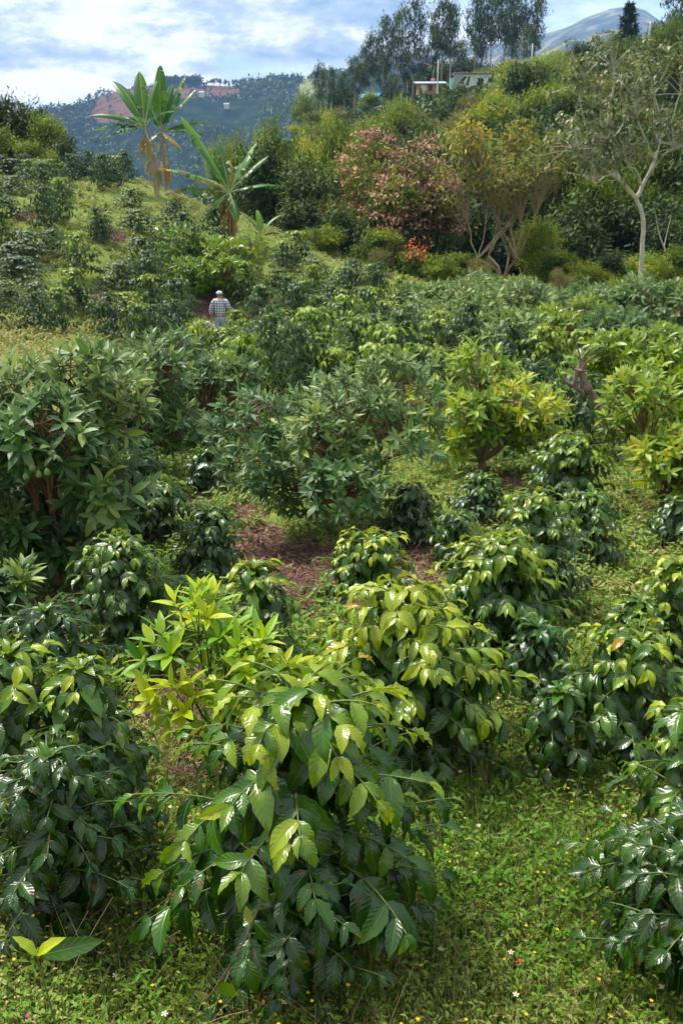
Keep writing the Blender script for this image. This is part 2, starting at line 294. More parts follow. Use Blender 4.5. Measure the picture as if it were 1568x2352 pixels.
# ---- general tree generator
def tree(seed,H,R,base=.35,lobes=8,ntip=200,nleaf=8,L=.14,W=.045,trunk=.04,limb_k=7,ns=3,nt=3,squash=.8,tb=.4,tv=.18,whorl=True,twig=1.,twr=.006,lobr=.45,up=.5,fork=.18,trunk_pts=None,limbpts=None,stems=1,bend=.4,shell=.55,lobc=None,droop=0.,fold=.25,sides=6,spread=.8,hi=.25):
    """crown between base*H and H, radius R"""
    r=np.random.default_rng(seed); gl,gs,_=Geo(),Geo(),0
    zc=(base*H+H)/2; rz=(H-base*H)/2
    C=[]
    if lobc is not None: C=np.array(lobc,float)*np.array([R,R,rz])+np.array([0,0,zc])
    else:
        for i in range(lobes):
            az=i*2.399+r.normal()*.3; q=math.sqrt((i+.4)/lobes); z=r.uniform(-.75 if base>.06 else -1.,.75)
            rr=R*spread*q*math.sqrt(max(.1,1-(z*.8)**2)); C.append([rr*math.cos(az)*r.uniform(.8,1.1),rr*math.sin(az)*r.uniform(.8,1.1),zc+rz*z*(1.1-.5*q)])
        C=np.array(C)
    n_l=len(C); lr=R*lobr*r.uniform(.75,1.2,n_l)
    stem_paths=[]
    for s_ in range(stems):
        a=s_*2.4+1; o=np.array([math.cos(a),math.sin(a),0])*(0 if stems==1 else .12*R)
        f=np.array([r.normal()*.06*R,r.normal()*.06*R,fork*H])+o*3*(stems>1)
        pt=poly([o*.3-[0,0,.15],o*.5+[r.normal()*.03*R,r.normal()*.03*R,fork*H*.5],f],6) if trunk_pts is None else poly(trunk_pts,10)
        tubes(gs,pt,np.linspace(trunk,trunk*.75,len(pt)),sides+2); stem_paths.append(pt)
    order=np.argsort(C[:,2])
    for i in range(n_l):
        sp=stem_paths[i%stems]; st=sp[-1]; c=C[i]
        mid=(st*.55+c*.45)+np.array([0,0,(.12-.25*(c[2]<zc))*H*.3])+r.normal(size=3)*.05*R+np.array([c[0]*.12,c[1]*.12,0])
        p=bez(st,mid,c,limb_k)+r.normal(size=(limb_k,3))*np.linspace(0,.03,limb_k)[:,None]*R; p[0]=st
        tubes(gs,p,np.linspace(trunk*.62,trunk*.14,limb_k),sides)
        k=int(ntip/n_l); 
        d=nrm(r.normal(size=(k,3))); d[:,2]=np.where((d[:,2]<-.2)&(r.random(k)<up),-d[:,2],d[:,2])
        rad=lr[i]*(shell+(1-shell)*r.random(k)**.6)
        tip=c+d*rad[:,None]*np.array([1,1,squash])
        j=r.integers(limb_k//2,limb_k,k); a=p[j]
        mid=(a+tip)/2+np.array([0,0,.08])*lr[i]+r.normal(size=(k,3))*.06*lr[i]
        tp=bez(a,mid,tip,4)
        sel=r.random(k)<twig
        if sel.any(): tubes(gs,tp[sel],np.linspace(twr*1.6,twr*.6,4)[None],3)
        out=nrm(tip-mid)
        lt=r.normal()*.95*tv
        n=nleaf; tot=k*n
        a0=np.repeat(tip,n,0); o=np.repeat(out,n,0); mm=np.repeat(mid,n,0)
        an=np.tile(np.arange(n)*2.399,k)+np.repeat(r.uniform(0,6,k),n)
        f=np.tile(np.arange(n)/max(1,n-1),k)
        x=nrm(np.cross(o,np.array([.3,.2,1.]))); y=np.cross(o,x)
        rd=np.cos(an)[:,None]*x+np.sin(an)[:,None]*y
        if whorl:
            P=a0+(mm-a0)*(f[:,None]*.32); D=o*(.9-.75*f[:,None])+rd*(.45+.5*f[:,None])+r.normal(size=(tot,3))*.12; N=o*.8+np.array([0,0,.55])-rd*.1
        else:
            P=a0+r.normal(size=(tot,3))*L*.9; D=r.normal(size=(tot,3))+o*.4; N=np.array([0,0,1.])+r.normal(size=(tot,3))*.45+nrm(P-np.array([0,0,zc-.3*rz]))*.6
        D=D-np.array([0,0,droop])
        ll=L*(r.uniform(.7,1.15,tot) if whorl else r.uniform(.45,1.35,tot))*(.65+.35*np.sin(np.pi*np.clip(f+.15,0,1)))
        tint=tb+lt+r.normal(size=tot)*tv+.0
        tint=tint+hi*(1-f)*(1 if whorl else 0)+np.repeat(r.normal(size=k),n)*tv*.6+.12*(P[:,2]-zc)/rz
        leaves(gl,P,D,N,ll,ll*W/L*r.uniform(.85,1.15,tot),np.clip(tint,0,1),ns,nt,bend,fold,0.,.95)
    return gs,gl

def add_parts(root,gs,gl,bark,leaf,stem='trunk',fol='foliage'):
    a=obj(stem,gs.mesh(stem,bark),root); b=obj(fol,gl.mesh(fol,leaf),root); return a,b
def copy_thing(src,loc,rz,sc,label,group=None,name=None):
    r=src.copy(); COL.objects.link(r); r.location=[float(a) for a in loc]; r.rotation_euler=(0,0,rz); r.scale=sc; r['label']=label
    if group: r['group']=group
    for ch in src.children:
        c=ch.copy(); COL.objects.link(c); c.parent=r
    return r
def top(u,v,Y):
    p=at(u,v,Y); z=float(height(p[0],p[1])); return np.array([p[0],p[1],z]),p[2]-z

LM=[((505,705),'the man in the checked shirt'),((365,330),'the tall banana plants'),((530,430),'the tattered banana plant'),
 ((1340,860),'the broken grey stump'),((1470,480),'the pale forked tree'),((1140,480),'the many-stemmed tree'),((1090,175),'the long white shed'),
 ((990,190),'the low shed'),((850,222),'the blue roof'),((780,1050),'the central avocado tree'),((1135,950),'the yellow-green avocado tree'),
 ((490,610),'the round green tree behind the man'),((60,900),'the big left avocado tree'),((1445,40),'the dark conifer'),((1350,40),'the distant peak'),((60,280),'the tree at the left skyline')]
ORD=['nearest','second nearest','third nearest','fourth nearest','fifth nearest','sixth nearest','seventh nearest','eighth nearest','ninth nearest','tenth nearest']+[q+' nearest' for q in 'eleventh twelfth thirteenth fourteenth fifteenth sixteenth seventeenth eighteenth nineteenth twentieth twenty-first twenty-second twenty-third twenty-fourth twenty-fifth twenty-sixth twenty-seventh twenty-eighth twenty-ninth thirtieth'.split()]
PEND={}
def autolabel(o,desc,u,v):
    best=min(LM,key=lambda q:(q[0][0]-u)**2+(q[0][1]-v)**2*1.3); du,dv=u-best[0][0],v-best[0][1]
    w='left of' if abs(du)>abs(dv) and du<0 else 'right of' if abs(du)>abs(dv) else 'above' if dv<0 else 'below'
    PEND.setdefault((desc,w,best[1]),[]).append((du*du+dv*dv,o.name,o))
def flush_labels():
    for (d,w,l),lst in PEND.items():
        lst.sort(key=lambda q:q[:2])
        for i,(_,_,o) in enumerate(lst):
            o['label']= f'{d} {w} {l}' if len(lst)==1 else f'{ORD[i]} {d} {w} {l}'.replace('yellow-green leafy','yellow-green')

# ================================================================== GROUND
BARE=[(690,1310,150,1.0),(690,1390,80,.5),(590,1250,90,.6),(480,1140,75,.8),(560,1185,50,.5),(985,1275,90,.7),(1130,1110,60,.5),(200,1390,140,.9),(1550,2230,120,.35),(400,1620,130,.5),(1200,1110,60,.5),
 (60,500,26,.5),(265,540,26,.6),(610,735,70,.9),(470,710,40,1.),(230,690,30,.5),(1510,1180,60,.5),(1500,2100,100,.25),(470,1750,110,.35),(150,1240,80,.9),(160,1450,110,.8),(600,1290,90,.4),(950,1340,80,.4)]
BW=[]
for u,v,px,k in BARE:
    g=ground(u,v); BW.append((g[0],g[1],px/F*g[1],k))
def bare(x,y):
    b=np.zeros_like(x)
    for bx,by,s,k in BW: b=np.maximum(b,np.exp(-(((x-bx)/s)**2+((y-by)/(s*1.8))**2)))
    return b
def build_ground():
    rr=np.concatenate([[0],np.geomspace(.6,6000,330)])
    az=np.concatenate([np.linspace(-180,-40,40,endpoint=False),np.linspace(-40,40,320,endpoint=False),np.linspace(40,180,41)])
    A,Rg=np.meshgrid(np.radians(az),rr); x=Rg*np.sin(A); y=Rg*np.cos(A)+.0
    z=height(x.ravel(),y.ravel()).reshape(x.shape)
    fine=rng.normal(size=x.shape)*.012*np.clip(Rg/4,.3,3)*(Rg<120); z=z+fine
    v=np.stack([x,y,z],-1); n,m=x.shape; a=np.arange(n*m).reshape(n,m)
    q=np.stack([a[:-1,:-1],a[:-1,1:],a[1:,1:],a[1:,:-1]],-1).reshape(-1,4)
    g=Geo(); g.add(v,q[:,::-1],bare(x.ravel(),y.ravel()))
    m_,t,b,o=newmat('soil_and_turf'); tc=t.N.new('ShaderNodeTexCoord')
    n1=t.n('ShaderNodeTexNoise',Scale=14.,Detail=8.,Roughness=.7); t.l(tc.outputs['Object'],n1.inputs['Vector'])
    n2=t.n('ShaderNodeTexNoise',Scale=.9,Detail=5.); t.l(tc.outputs['Object'],n2.inputs['Vector'])
    soil=t.ramp(n1.outputs['Fac'],[(.3,(.045,.026,.02)),(.55,(.105,.062,.045)),(.75,(.19,.125,.09))])
    turf=t.ramp(n1.outputs['Fac'],[(.3,(.035,.06,.018)),(.5,(.13,.175,.03)),(.72,(.27,.29,.07))])
    at_=t.n('ShaderNodeAttribute',attribute_name='tint')
    k=t.math('ADD',at_.outputs['Fac'],t.math('MULTIPLY',t.math('SUBTRACT',n2.outputs['Fac'],.5),1.1)); k=t.ramp(k,[(.3,(0,0,0)),(.5,(1,1,1))])
    mx=t.N.new('ShaderNodeMix'); mx.data_type='RGBA'; t.l(k.outputs[0],mx.inputs[0]); t.l(turf.outputs[0],mx.inputs[6]); t.l(soil.outputs[0],mx.inputs[7])
    t.l(mx.outputs[2],b.inputs['Base Color']); b.inputs['Roughness'].default_value=.95; b.inputs['Specular IOR Level'].default_value=.15
    bp=t.n('ShaderNodeBump',Strength=.6,Distance=.03); t.l(n1.outputs['Fac'],bp.inputs['Height']); t.l(bp.outputs[0],b.inputs['Normal'])
    o=obj('ground',g.mesh('ground',m_)); tag(o,kind='structure')
build_ground()

# ================================================================== GROUND COVER
def herb(seed,nst,h,nl,L,W,tb,ns=2,grass=0.,spread=.6):
    """one small weed: stems with leaf pairs and some blades"""
    r=np.random.default_rng(seed); gl,gd=Geo(),Geo()
    for i in range(nst):
        az=r.uniform(0,6.28); ln=r.uniform(.1,spread); hh=h*r.uniform(.5,1.1)
        b=np.array([r.normal()*.3*h*spread,r.normal()*.3*h*spread,-.01]); e=b+np.array([math.cos(az)*ln*hh,math.sin(az)*ln*hh,hh])
        p=bez(b,(b+e)/2+r.normal(size=3)*.08*h,e,4)
        if W>.004: tubes(gd,p[None],np.linspace(.0022,.001,4)[None]*(h/.2),3,r.uniform(0,1))
        s=r.uniform(.25,1,nl); P=np.stack([np.interp(s,np.linspace(0,1,4),p[:,j]) for j in range(3)],-1)
        a=r.uniform(0,6.28,nl); D=np.stack([np.cos(a),np.sin(a),r.normal(size=nl)*.35+.1],-1)
        leaves(gl,P,D,np.array([0,0,1.])+r.normal(size=(nl,3))*.35,L*r.uniform(.5,1.2,nl),W*r.uniform(.6,1.2,nl),np.clip(tb+r.normal(size=nl)*.16,0,1),ns,3,.5,.3)
    n=int(grass)
    if n:
        P=r.normal(size=(n,3))*.35*h; P[:,2]=0; a=r.uniform(0,6.28,n); D=np.stack([np.cos(a)*.9,np.sin(a)*.9,np.ones(n)],-1)
        leaves(gl,P,D,np.stack([-np.cos(a),-np.sin(a),np.ones(n)*.5],-1),h*r.uniform(.6,1.3,n),(.0032 if W<.03 else .006)*h/.2,np.clip(tb+.15+r.normal(size=n)*.2,0,1),3,3,-.9,.3)
    return gl.arrays(),gd.arrays() if gd.n else None
def stamp(g,arr,pos,sc,rz,dt):
    if arr is None or len(pos)==0: return
    v,f,t,u=arr; n=len(pos); c,s=np.cos(rz)[:,None],np.sin(rz)[:,None]
    x=(v[None,:,0]*c-v[None,:,1]*s)*sc[:,None]; y=(v[None,:,0]*s+v[None,:,1]*c)*sc[:,None]; z=v[None,:,2]*sc[:,None]
    V=np.stack([x,y,z],-1)+pos[:,None]
    g.add(V,(f[None]+(np.arange(n)*len(v))[:,None,None]),np.clip((t[None]+dt[:,None]).ravel(),0,1),np.tile(u,(n,1)))
def noise2(x,y,s,seed=0):
    r=np.random.default_rng(seed+100); o=np.zeros_like(x)
    for i in range(6):
        a=r.uniform(0,6.28); k=s*r.uniform(.6,1.8); o+=np.sin((x*math.cos(a)+y*math.sin(a))*k+r.uniform(0,6.28))
    return o/3.
def scatter(n,y0,y1,amax=.42):
    lo=rng.uniform(math.log(y0),math.log(y1),n*3); y=np.exp(lo); a=rng.uniform(-amax,amax,n*3); x=a*y
    return x[:n*3],y[:n*3]
def cover():
    gw,gd,gf,gs=Geo(),Geo(),Geo(),Geo()
    V=[herb(11,5,.15,8,.028,.013,.42),herb(12,6,.13,9,.024,.010,.5,grass=6),herb(13,4,.16,8,.036,.015,.35,grass=8),herb(14,5,.11,9,.02,.012,.6),herb(15,3,.15,6,.03,.012,.5,grass=16,spread=1.1),herb(16,6,.09,10,.026,.018,.38),herb(17,5,.15,9,.026,.011,.66,grass=2,spread=1.2)]
    VF=[herb(21,4,.22,6,.075,.04,.45,1),herb(22,5,.18,6,.06,.034,.55,1),herb(23,3,.25,5,.07,.03,.4,1,grass=1),herb(24,4,.16,6,.055,.03,.6,1,grass=2)]
    VG=[herb(31,5,.25,7,.085,.045,.5,1),herb(32,6,.2,7,.075,.045,.6,1,grass=2),herb(33,5,.3,6,.09,.035,.65,1,grass=3)]
    for (n,y0,y1,vs,s0,am) in ((16500,2.0,5.2,V,.88,.47),(9800,5.,16.,VF,.95,.42),(17000,15.,56.,VG,1.,.42)):
        # density uniform per projected area: weight by 1/y^2 in the metric plane -> uniform in (a, log y)
        lo=rng.uniform(math.log(y0),math.log(y1),n); y=np.exp(lo); x=rng.uniform(-1,1,n)*(am*y+1.1)
        b=bare(x,y); keep=rng.random(n)>np.minimum(1,b*1.7)
        keep&=rng.random(n)<np.clip(.95+.35*noise2(x,y,2.5 if y0<5 else .8,3),.3,1)
        x,y=x[keep],y[keep]; z=height(x,y); pos=np.stack([x,y,z],-1); m=len(x)
        pick=(np.clip((noise2(x,y,1.6 if y0<5 else .35,5)+1.1)/2.2+rng.normal(size=m)*.22,0,.999)*len(vs)).astype(int)
        sc=s0*rng.uniform(.6,1.35,m)*(1+.25*noise2(x,y,1.1,9)); rz=rng.uniform(0,6.28,m)
        dt=(.16 if y0<15 else .08)*noise2(x,y,1.3 if y0<5 else .22,12)+(.13 if y0<5 else .12)+ (.03*(y>15))
        for i,(a,d) in enumerate(vs):
            s=pick==i; stamp(gw,a,pos[s],sc[s],rz[s],dt[s]); 
            if y0<15: stamp(gd,d,pos[s],sc[s],rz[s],dt[s]*0)
        # flowers
        if y0<5 or y0<15:
            fr=.045 if y0<5 else .02
            s=rng.random(m)<fr; P=pos[s]+np.stack([rng.normal(size=s.sum())*.05,rng.normal(size=s.sum())*.05,rng.uniform(.10,.28,s.sum())],-1)
            kind=rng.random(s.sum()); c=np.where(kind<.13,.1,np.where(kind<.93,.45,.85)); sz=np.where(kind<.13,.011,np.where(kind<.93,.0065,.007))*(1 if y0<5 else 1.5)
            for j in range(5):
                a=j*1.2566+rng.uniform(0,.3,len(P)); D=np.stack([np.cos(a),np.sin(a),np.full(len(P),.25)],-1)
                leaves(gf,P,D,np.array([[0,0,1.]]).repeat(len(P),0),sz,sz*.75,c,1,3,.2,.1)
            w=c<.3
            if w.any():
                for j in range(3):
                    a=j*2.1; D=np.array([[math.cos(a),math.sin(a),.6]]).repeat(w.sum(),0); leaves(gf,P[w]+[0,0,.002],D,np.array([[0,0,1.]]).repeat(w.sum(),0),.006,.006,.45,1,3,.2,.1)
    # extra erect dry thin stems near
    n=2600; y=np.exp(rng.uniform(math.log(2.2),math.log(9),n)); x=rng.uniform(-.45,.45,n)*y; k=rng.random(n)>bare(x,y)*.4; x,y=x[k],y[k]; n=len(x)
    b=np.stack([x,y,height(x,y)],-1); l=rng.uniform(.12,.34,n); a=rng.uniform(0,6.28,n); t=rng.uniform(.2,1.2,n)
    e=b+np.stack([np.cos(a)*l*t,np.sin(a)*l*t,l*rng.uniform(.6,1,n)],-1); mid=(b+e)/2+np.stack([np.zeros(n),np.zeros(n),l*.15],-1)
    tubes(gd,bez(b,mid,e,5),np.linspace(.0012,.0007,5)[None],3,rng.random(n))
    # straw and litter on bare patches
    for bx,by,s,kk in BW:
        n=int(260 if by<15 else 120); x=bx+rng.normal(size=n)*s*.7; y=by+rng.normal(size=n)*s*1.1; z=height(x,y)+.012; a=rng.uniform(0,6.28,n); l=rng.uniform(.04,.16,n)*(1+by/20)
        c=np.stack([x,y,z],-1); d=np.stack([np.cos(a),np.sin(a),rng.normal(size=n)*.08],-1)*l[:,None]
        tubes(gs,bez(c-d/2,c+[0,0,.015],c+d/2,4),np.full((1,4),.0018*(1+by/12)),3,rng.random(n))
        n=int(n*.5); i=rng.integers(0,len(x),n); D=rng.normal(size=(n,3)); D[:,2]*=.2
        leaves(gs,c[i]+rng.normal(size=(n,3))*[.08,.08,.004],D,np.array([0,0,1.])+rng.normal(size=(n,3))*.3,rng.uniform(.03,.1,n),.028,rng.random(n)*.7,2,3,-.6,.3)
    for nm,g,m in (('weeds',gw,M['weed']),('dry_stalks',gd,M['dry']),('wildflowers',gf,M['petal']),('straw_litter',gs,M['dry'])):
        tag(obj(nm,g.mesh(nm,m)),kind='stuff')
    tag(bpy.data.objects['weeds'],'low green weeds and grass covering the slope','weeds'); tag(bpy.data.objects['dry_stalks'],'thin brown dry stalks among the weeds','dry stalks')
    tag(bpy.data.objects['wildflowers'],'tiny white, yellow and pink flowers in the weeds','wildflowers'); tag(bpy.data.objects['straw_litter'],'dry straw and fallen leaves on bare reddish soil','litter')
cover()

# ================================================================== NEAR COFFEE BUSHES
GC='coffee bushes planted down the slope'
def near_coffee(u,v,Y,hw,label,nb=38,L=.15,young=.5,seed=0,ns=7,nt=5,H=None,bare_=.22,**k):
    nb=int(nb*1.6); young=young*1.12; k.setdefault('sp',.29); k.setdefault('e0',(16,62)); k.setdefault('droop',14)
    b,h=top(u,v,Y)
    if H: h=H
    R=hw/F*Y*(1.22 if Y<5 else 1.1)
    root=thing('coffee_bush',b,label,'coffee bush',GC)
    gs,gl=coffee(seed+int(u*3+v),h,R,L,nb,ns,nt,young,bare_,**k)
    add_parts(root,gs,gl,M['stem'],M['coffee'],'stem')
    print('coffee',u,v,'H %.2f R %.2f'%(h,R)); return root
near_coffee(690,1590,2.95,400,'large glossy coffee bush filling the foreground centre with yellow-green top leaves',nb=42,L=.195,young=.74,seed=1,ns=9,bare_=.2)
near_coffee(720,2010,2.62,210,'low coffee shoot with dark broad leaves at the foot of the foreground bush',nb=16,L=.135,young=.15,seed=2,ns=9)
near_coffee(925,1365,4.25,250,'bright lime-topped coffee bush just behind the foreground bush, right of centre',nb=50,L=.158,young=1.0,seed=3)
near_coffee(1165,1250,5.5,185,'rounded coffee bush right of centre with yellow-green tips, in front of a similar one',nb=44,young=.85,seed=4)
near_coffee(1235,1145,6.5,155,'dense coffee bush behind the rounded right-hand one, reaching higher',nb=42,young=.6,seed=5)
near_coffee(850,1242,6.5,140,'small coffee bush on bare soil below the central avocado tree',nb=34,young=.7,seed=6)
near_coffee(1475,1470,4.3,190,'wide coffee bush at right with drooping lit leaves and orange tips',nb=42,young=.62,seed=7)
near_coffee(1560,1295,5.5,120,'coffee bush cut by the right edge, above the wide one',nb=34,young=.62,seed=8)
near_coffee(1470,1385,5.0,95,'small dark coffee bush between two others near the right edge',nb=26,young=.4,seed=9)
near_coffee(1610,1640,3.0,250,'close coffee bush at the right edge with branches reaching into view',nb=34,L=.15,young=.45,seed=10,ns=9)
near_coffee(1680,1900,2.6,300,'dark coffee bush low at the right edge above the weeds',nb=26,L=.14,young=.2,seed=11,ns=9)
near_coffee(20,1500,3.5,200,'coffee bush at the left edge with a pale green drooping top',nb=36,young=.55,seed=12)
near_coffee(185,1535,3.45,150,'coffee bush left of the foreground bush with long drooping leaves',nb=32,young=.5,seed=13)
near_coffee(110,1740,2.9,240,'dark glossy coffee bush low in the left corner',nb=40,L=.14,young=.12,seed=14,ns=9)
near_coffee(265,1245,5.8,150,'dark coffee bush with bronze shoots left of centre',nb=42,young=.42,seed=15)
near_coffee(585,1305,5.3,125,'coffee bush with arching tips behind the young lime avocado tree',nb=36,young=.52,seed=16)
near_coffee(478,1175,7.2,95,'coffee bush beside the eroded bank left of centre',nb=34,young=.3,seed=17)
near_coffee(365,1115,8.5,100,'coffee bush beneath the left avocado trees, green-tipped',nb=34,young=.5,seed=18,ns=5,nt=3)
near_coffee(290,1010,9.6,110,'shaded coffee bush under the left avocado branches',nb=34,young=.2,seed=19,ns=5,nt=3)
near_coffee(105,1405,4.9,150,'low dark coffee bush behind the left edge bushes',nb=30,young=.15,seed=20)
near_coffee(1320,1012,9.3,120,'tall coffee bush right of the yellow-green avocado tree',nb=44,young=.6,seed=21,ns=5,nt=3)
near_coffee(1110,1100,9.2,75,'small coffee bush in front of the yellow-green avocado trunk',nb=28,young=.4,seed=22,ns=5,nt=3)
near_coffee(1360,1140,7.6,90,'coffee bush behind the upper right group, dark with green tips',nb=30,young=.4,seed=23,ns=5)
near_coffee(1050,1185,7.6,70,'slim dark coffee bush right of the central avocado tree',nb=24,young=.3,seed=24,ns=5)
near_coffee(940,1125,8.3,90,'dark coffee bush under the right side of the central avocado tree',nb=30,young=.1,seed=25,ns=5,nt=3)
near_coffee(1235,1440,4.9,95,'dark low coffee bush below the rounded right-hand bush',nb=26,young=.2,seed=26)
near_coffee(1290,1590,4.1,110,'sparse coffee bush with a long twig above the weedy patch',nb=18,young=.25,seed=27)
near_coffee(1545,1150,8.2,75,'dark coffee bush at the right edge below the orange-tinted avocado tree',nb=28,young=.25,seed=28,ns=5,nt=3)
near_coffee(240,1640,3.9,110,'shaded coffee bush between the left bushes and the young avocado',nb=24,young=.1,seed=29)
near_coffee(470,1040,10.5,70,'dark coffee bush on the bank between the avocado trees',nb=26,young=.15,seed=30,ns=5,nt=3)

# close out-of-focus sprig
def sprig():
    b=ground(60,2345); b=at(125,2330,1.9); z=float(height(b[0],b[1])); 
    root=thing('coffee_seedling',(b[0],b[1],z),'out-of-focus coffee seedling with two long leaves at the lower left','seedling')
    e=at(85,2195,1.75)-np.array([b[0],b[1],z]); g,gl=Geo(),Geo()
    p=poly([[0,0,0],e*.5+[.02,0,0],e],8); tubes(g,p,np.linspace(.004,.002,8),6)
    D=np.array([[.95,.2,.10],[.5,-.1,.6],[-.4,.1,.5]]); leaves(gl,np.repeat(e[None],3,0),D,np.array([[0,-.75,.65],[0,-.3,.8],[0,0,1.]]),np.array([.15,.09,.07]),np.array([.05,.03,.03]),np.array([.35,.9,.8]),10,5,np.array([.35,.5,.5]),.3,.05)
    add_parts(root,g,gl,M['stem'],M['coffee'],'stem')
sprig()

# ================================================================== MID COFFEE BUSHES (copies)
CB=[]
def proto_coffee(seed,young):
    root=thing('coffee_bush',(0,0,-50),'coffee bush','coffee bush',GC)
    gs,gl=coffee(seed,1.3,.8,.22,52,3,3,young,.3,sp=.42,rip=0,tw=3,e0=(18,58),droop=35)
    add_parts(root,gs,gl,M['stem'],M['coffee_far'],'stem'); return root
PC=[proto_coffee(101,.25),proto_coffee(102,.55),proto_coffee(103,.95),proto_coffee(104,.8),proto_coffee(105,.3)]
used=[False]*5
MID=[(850,825,50,20,2),(905,803,45,21,2),(820,862,42,18.5,2),(925,835,42,19,3),(872,880,48,17.5,3),(770,780,62,23,1),(690,800,60,22,1),(622,768,66,24,2),(545,775,60,26,3),
 (600,830,48,20,2),(520,810,55,22,1),(732,702,55,30,0),(762,655,45,33,0),(722,592,42,36,1),(680,530,40,39,3),(650,552,34,38,3),(792,612,42,35,3),(745,742,50,27,0),(822,742,50,27,3),
 (880,692,55,30,3),(905,752,50,25,1),(852,622,32,37,3),(935,722,38,28,2),(165,672,50,30,0),(402,640,50,31,4),(395,690,52,29,0),(285,672,58,30,3),(232,512,36,37,4),(325,545,50,35,0),(272,600,55,33,0),
 (312,478,46,39,1),(300,432,36,42,1),(420,488,40,38,4),(398,462,34,40,0),(262,405,30,46,4),(212,375,46,48,0),(335,592,42,33,0),(490,478,38,40,4),(505,522,30,39,4),(150,455,28,42,1),(110,492,30,39,4),
 (60,530,62,34,0),(45,600,60,32,0),(30,425,40,42,0),(15,490,42,38,0),(100,365,48,47,1),(40,365,55,48,0),(160,372,38,48,4),(600,655,55,31,4),(545,712,34,30,3),(505,752,46,28,3),(640,710,42,29,3),
 (1285,762,42,22,2),(1305,895,48,16,2),(1345,930,38,14.8,3),(1040,868,42,17,2),(1180,830,40,19,1),(455,800,55,20,1),(660,860,45,18.5,1),(735,848,45,19,0),(700,640,38,33,1),(560,600,36,35,3),(455,735,44,28,3),
 (80,650,50,30,4),(120,560,36,35,0),(8,670,50,29,1),(345,700,45,28,4),(1010,820,45,20,1),(965,770,45,23,1),(980,690,35,29,2),(640,620,30,36,1),(950,660,30,34,3),(575,545,28,39,1),(205,640,0,0,0),(780,700,40,29,1),(830,680,38,31,0),(700,760,42,25,2),(800,820,38,21,3),(560,735,36,28,2),(445,520,30,37,0),(365,520,30,38,4),(20,560,45,33,4)]
mr=np.random.default_rng(9)
for Yq,ua,ub,st in ((18,430,1000,95),(15.5,560,1010,110),(13.8,880,1060,90),(12.5,1235,1420,95),(19,1180,1400,90),(34,0,430,170),(46,-40,250,95),(23,1000,1120,60),(48,-40,330,42),(39,-30,200,150),(43,-20,280,120),(36,-20,230,120),(30.5,-20,330,170),(27,-20,330,85),(24.5,560,1000,75),(22,500,980,80),(20,480,940,80),(34,660,900,70),(31,700,960,70),(28,640,980,75)):
    for uq in np.arange(ua,ub,st)+mr.uniform(-18,18,len(np.arange(ua,ub,st))):
        Y1=Yq*mr.uniform(.97,1.03); px=(uq-CU)/F*Y1; zz=float(height(px,Y1))+mr.uniform(.9,1.5); _,vq=uv_of(px,Y1,zz)
        if abs(uq-500)<45 and abs(vq-700)<80: continue
        MID.append((float(uq),float(vq),mr.uniform(.42,.62)*F/Y1,Y1,int([0,4,0,3,1][mr.integers(0,5)] if uq<420 else mr.integers(0,5))))
for (u,v,hw,Y,k) in MID:
    if not hw: continue
    b,h=top(u,v,Y); h=min(max(h,.7),2.4); h=h*1.02; s=hw/F*Y/.75*1.3; rz=rng.uniform(0,6.28); sc=(s,s,h/1.36)
    if not used[k]:
        o=PC[k]; o.location=[float(a) for a in b]; o.rotation_euler.z=rz; o.scale=sc; used[k]=True
    else: o=copy_thing(PC[k],b,rz,sc,'')
    autolabel(o,['dark coffee bush','green-topped coffee bush','lime-topped coffee bush','green coffee bush','deep-green coffee bush'][k],u,v)  # wording follows each variant's share of young leaf colour

# ================================================================== AVOCADO TREES
GA='avocado trees among the coffee'
def avo(u,vtop,Y,hw,label,mat,base=.3,bu=None,bv=None,seed=0,L=.15,W=.05,ntip=220,nleaf=9,trunk=.03,bark='bark_o',**k):
    p=at(u,vtop,Y); bx=p[0] if bu is None else (bu-CU)/F*Y
    z=float(height(bx,p[1])); h=p[2]-z; R=hw/F*Y*1.12; base=base*.35; ntip=int(ntip*1.55); k.setdefault('fork',.1)
    root=thing('avocado_tree',(bx,p[1],z),label,'avocado tree',GA)
    gs,gl=tree(seed,h,R,base=base,ntip=ntip,nleaf=nleaf,L=L,W=W,trunk=trunk,**k)
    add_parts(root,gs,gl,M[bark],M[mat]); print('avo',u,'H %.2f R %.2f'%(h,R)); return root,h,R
A1=avo(780,815,8.7,265,'avocado tree in the middle with grey-green leaves over bare soil','avo',.22,seed=41,L=.135,W=.045,ntip=340,nleaf=9,lobes=13,lobr=.36,trunk=.035,ns=4,tb=.4,tv=.12,spread=.85,fork=.14,twr=.004)
avo(1120,815,11.3,165,'yellow-green avocado tree with a forked trunk right of centre','avo_y',.26,seed=42,L=.16,W=.052,ntip=270,nleaf=9,lobes=11,lobr=.4,trunk=.045,ns=3,tb=.33,tv=.14,bark='bark_t',fork=.12,twr=.006)
avo(1570,830,9.6,180,'avocado tree at the right edge with orange-tinted young leaves','avo_y',.22,seed=43,L=.16,W=.05,ntip=260,lobes=10,lobr=.4,tb=.34,tv=.18,trunk=.04,ns=4)
avo(1490,745,14,170,'pale green avocado tree behind the orange-tinted one','avo_g',.1,seed=44,L=.19,W=.065,ntip=300,lobes=12,lobr=.4,tb=.6,tv=.15,trunk=.05,bark='bark_t')
A5=avo(60,700,7.2,260,'big avocado tree at the left edge with dark shiny leaves and small fruit','avo',.12,seed=45,L=.17,W=.056,ntip=420,lobes=16,lobr=.36,tb=.3,tv=.13,trunk=.05,ns=4,twr=.005)
avo(310,745,11.5,175,'avocado tree right of the big left one, glossy mid-green','avo',.2,seed=46,L=.17,W=.055,ntip=330,lobes=12,lobr=.4,tb=.42,tv=.14,trunk=.045,ns=3)
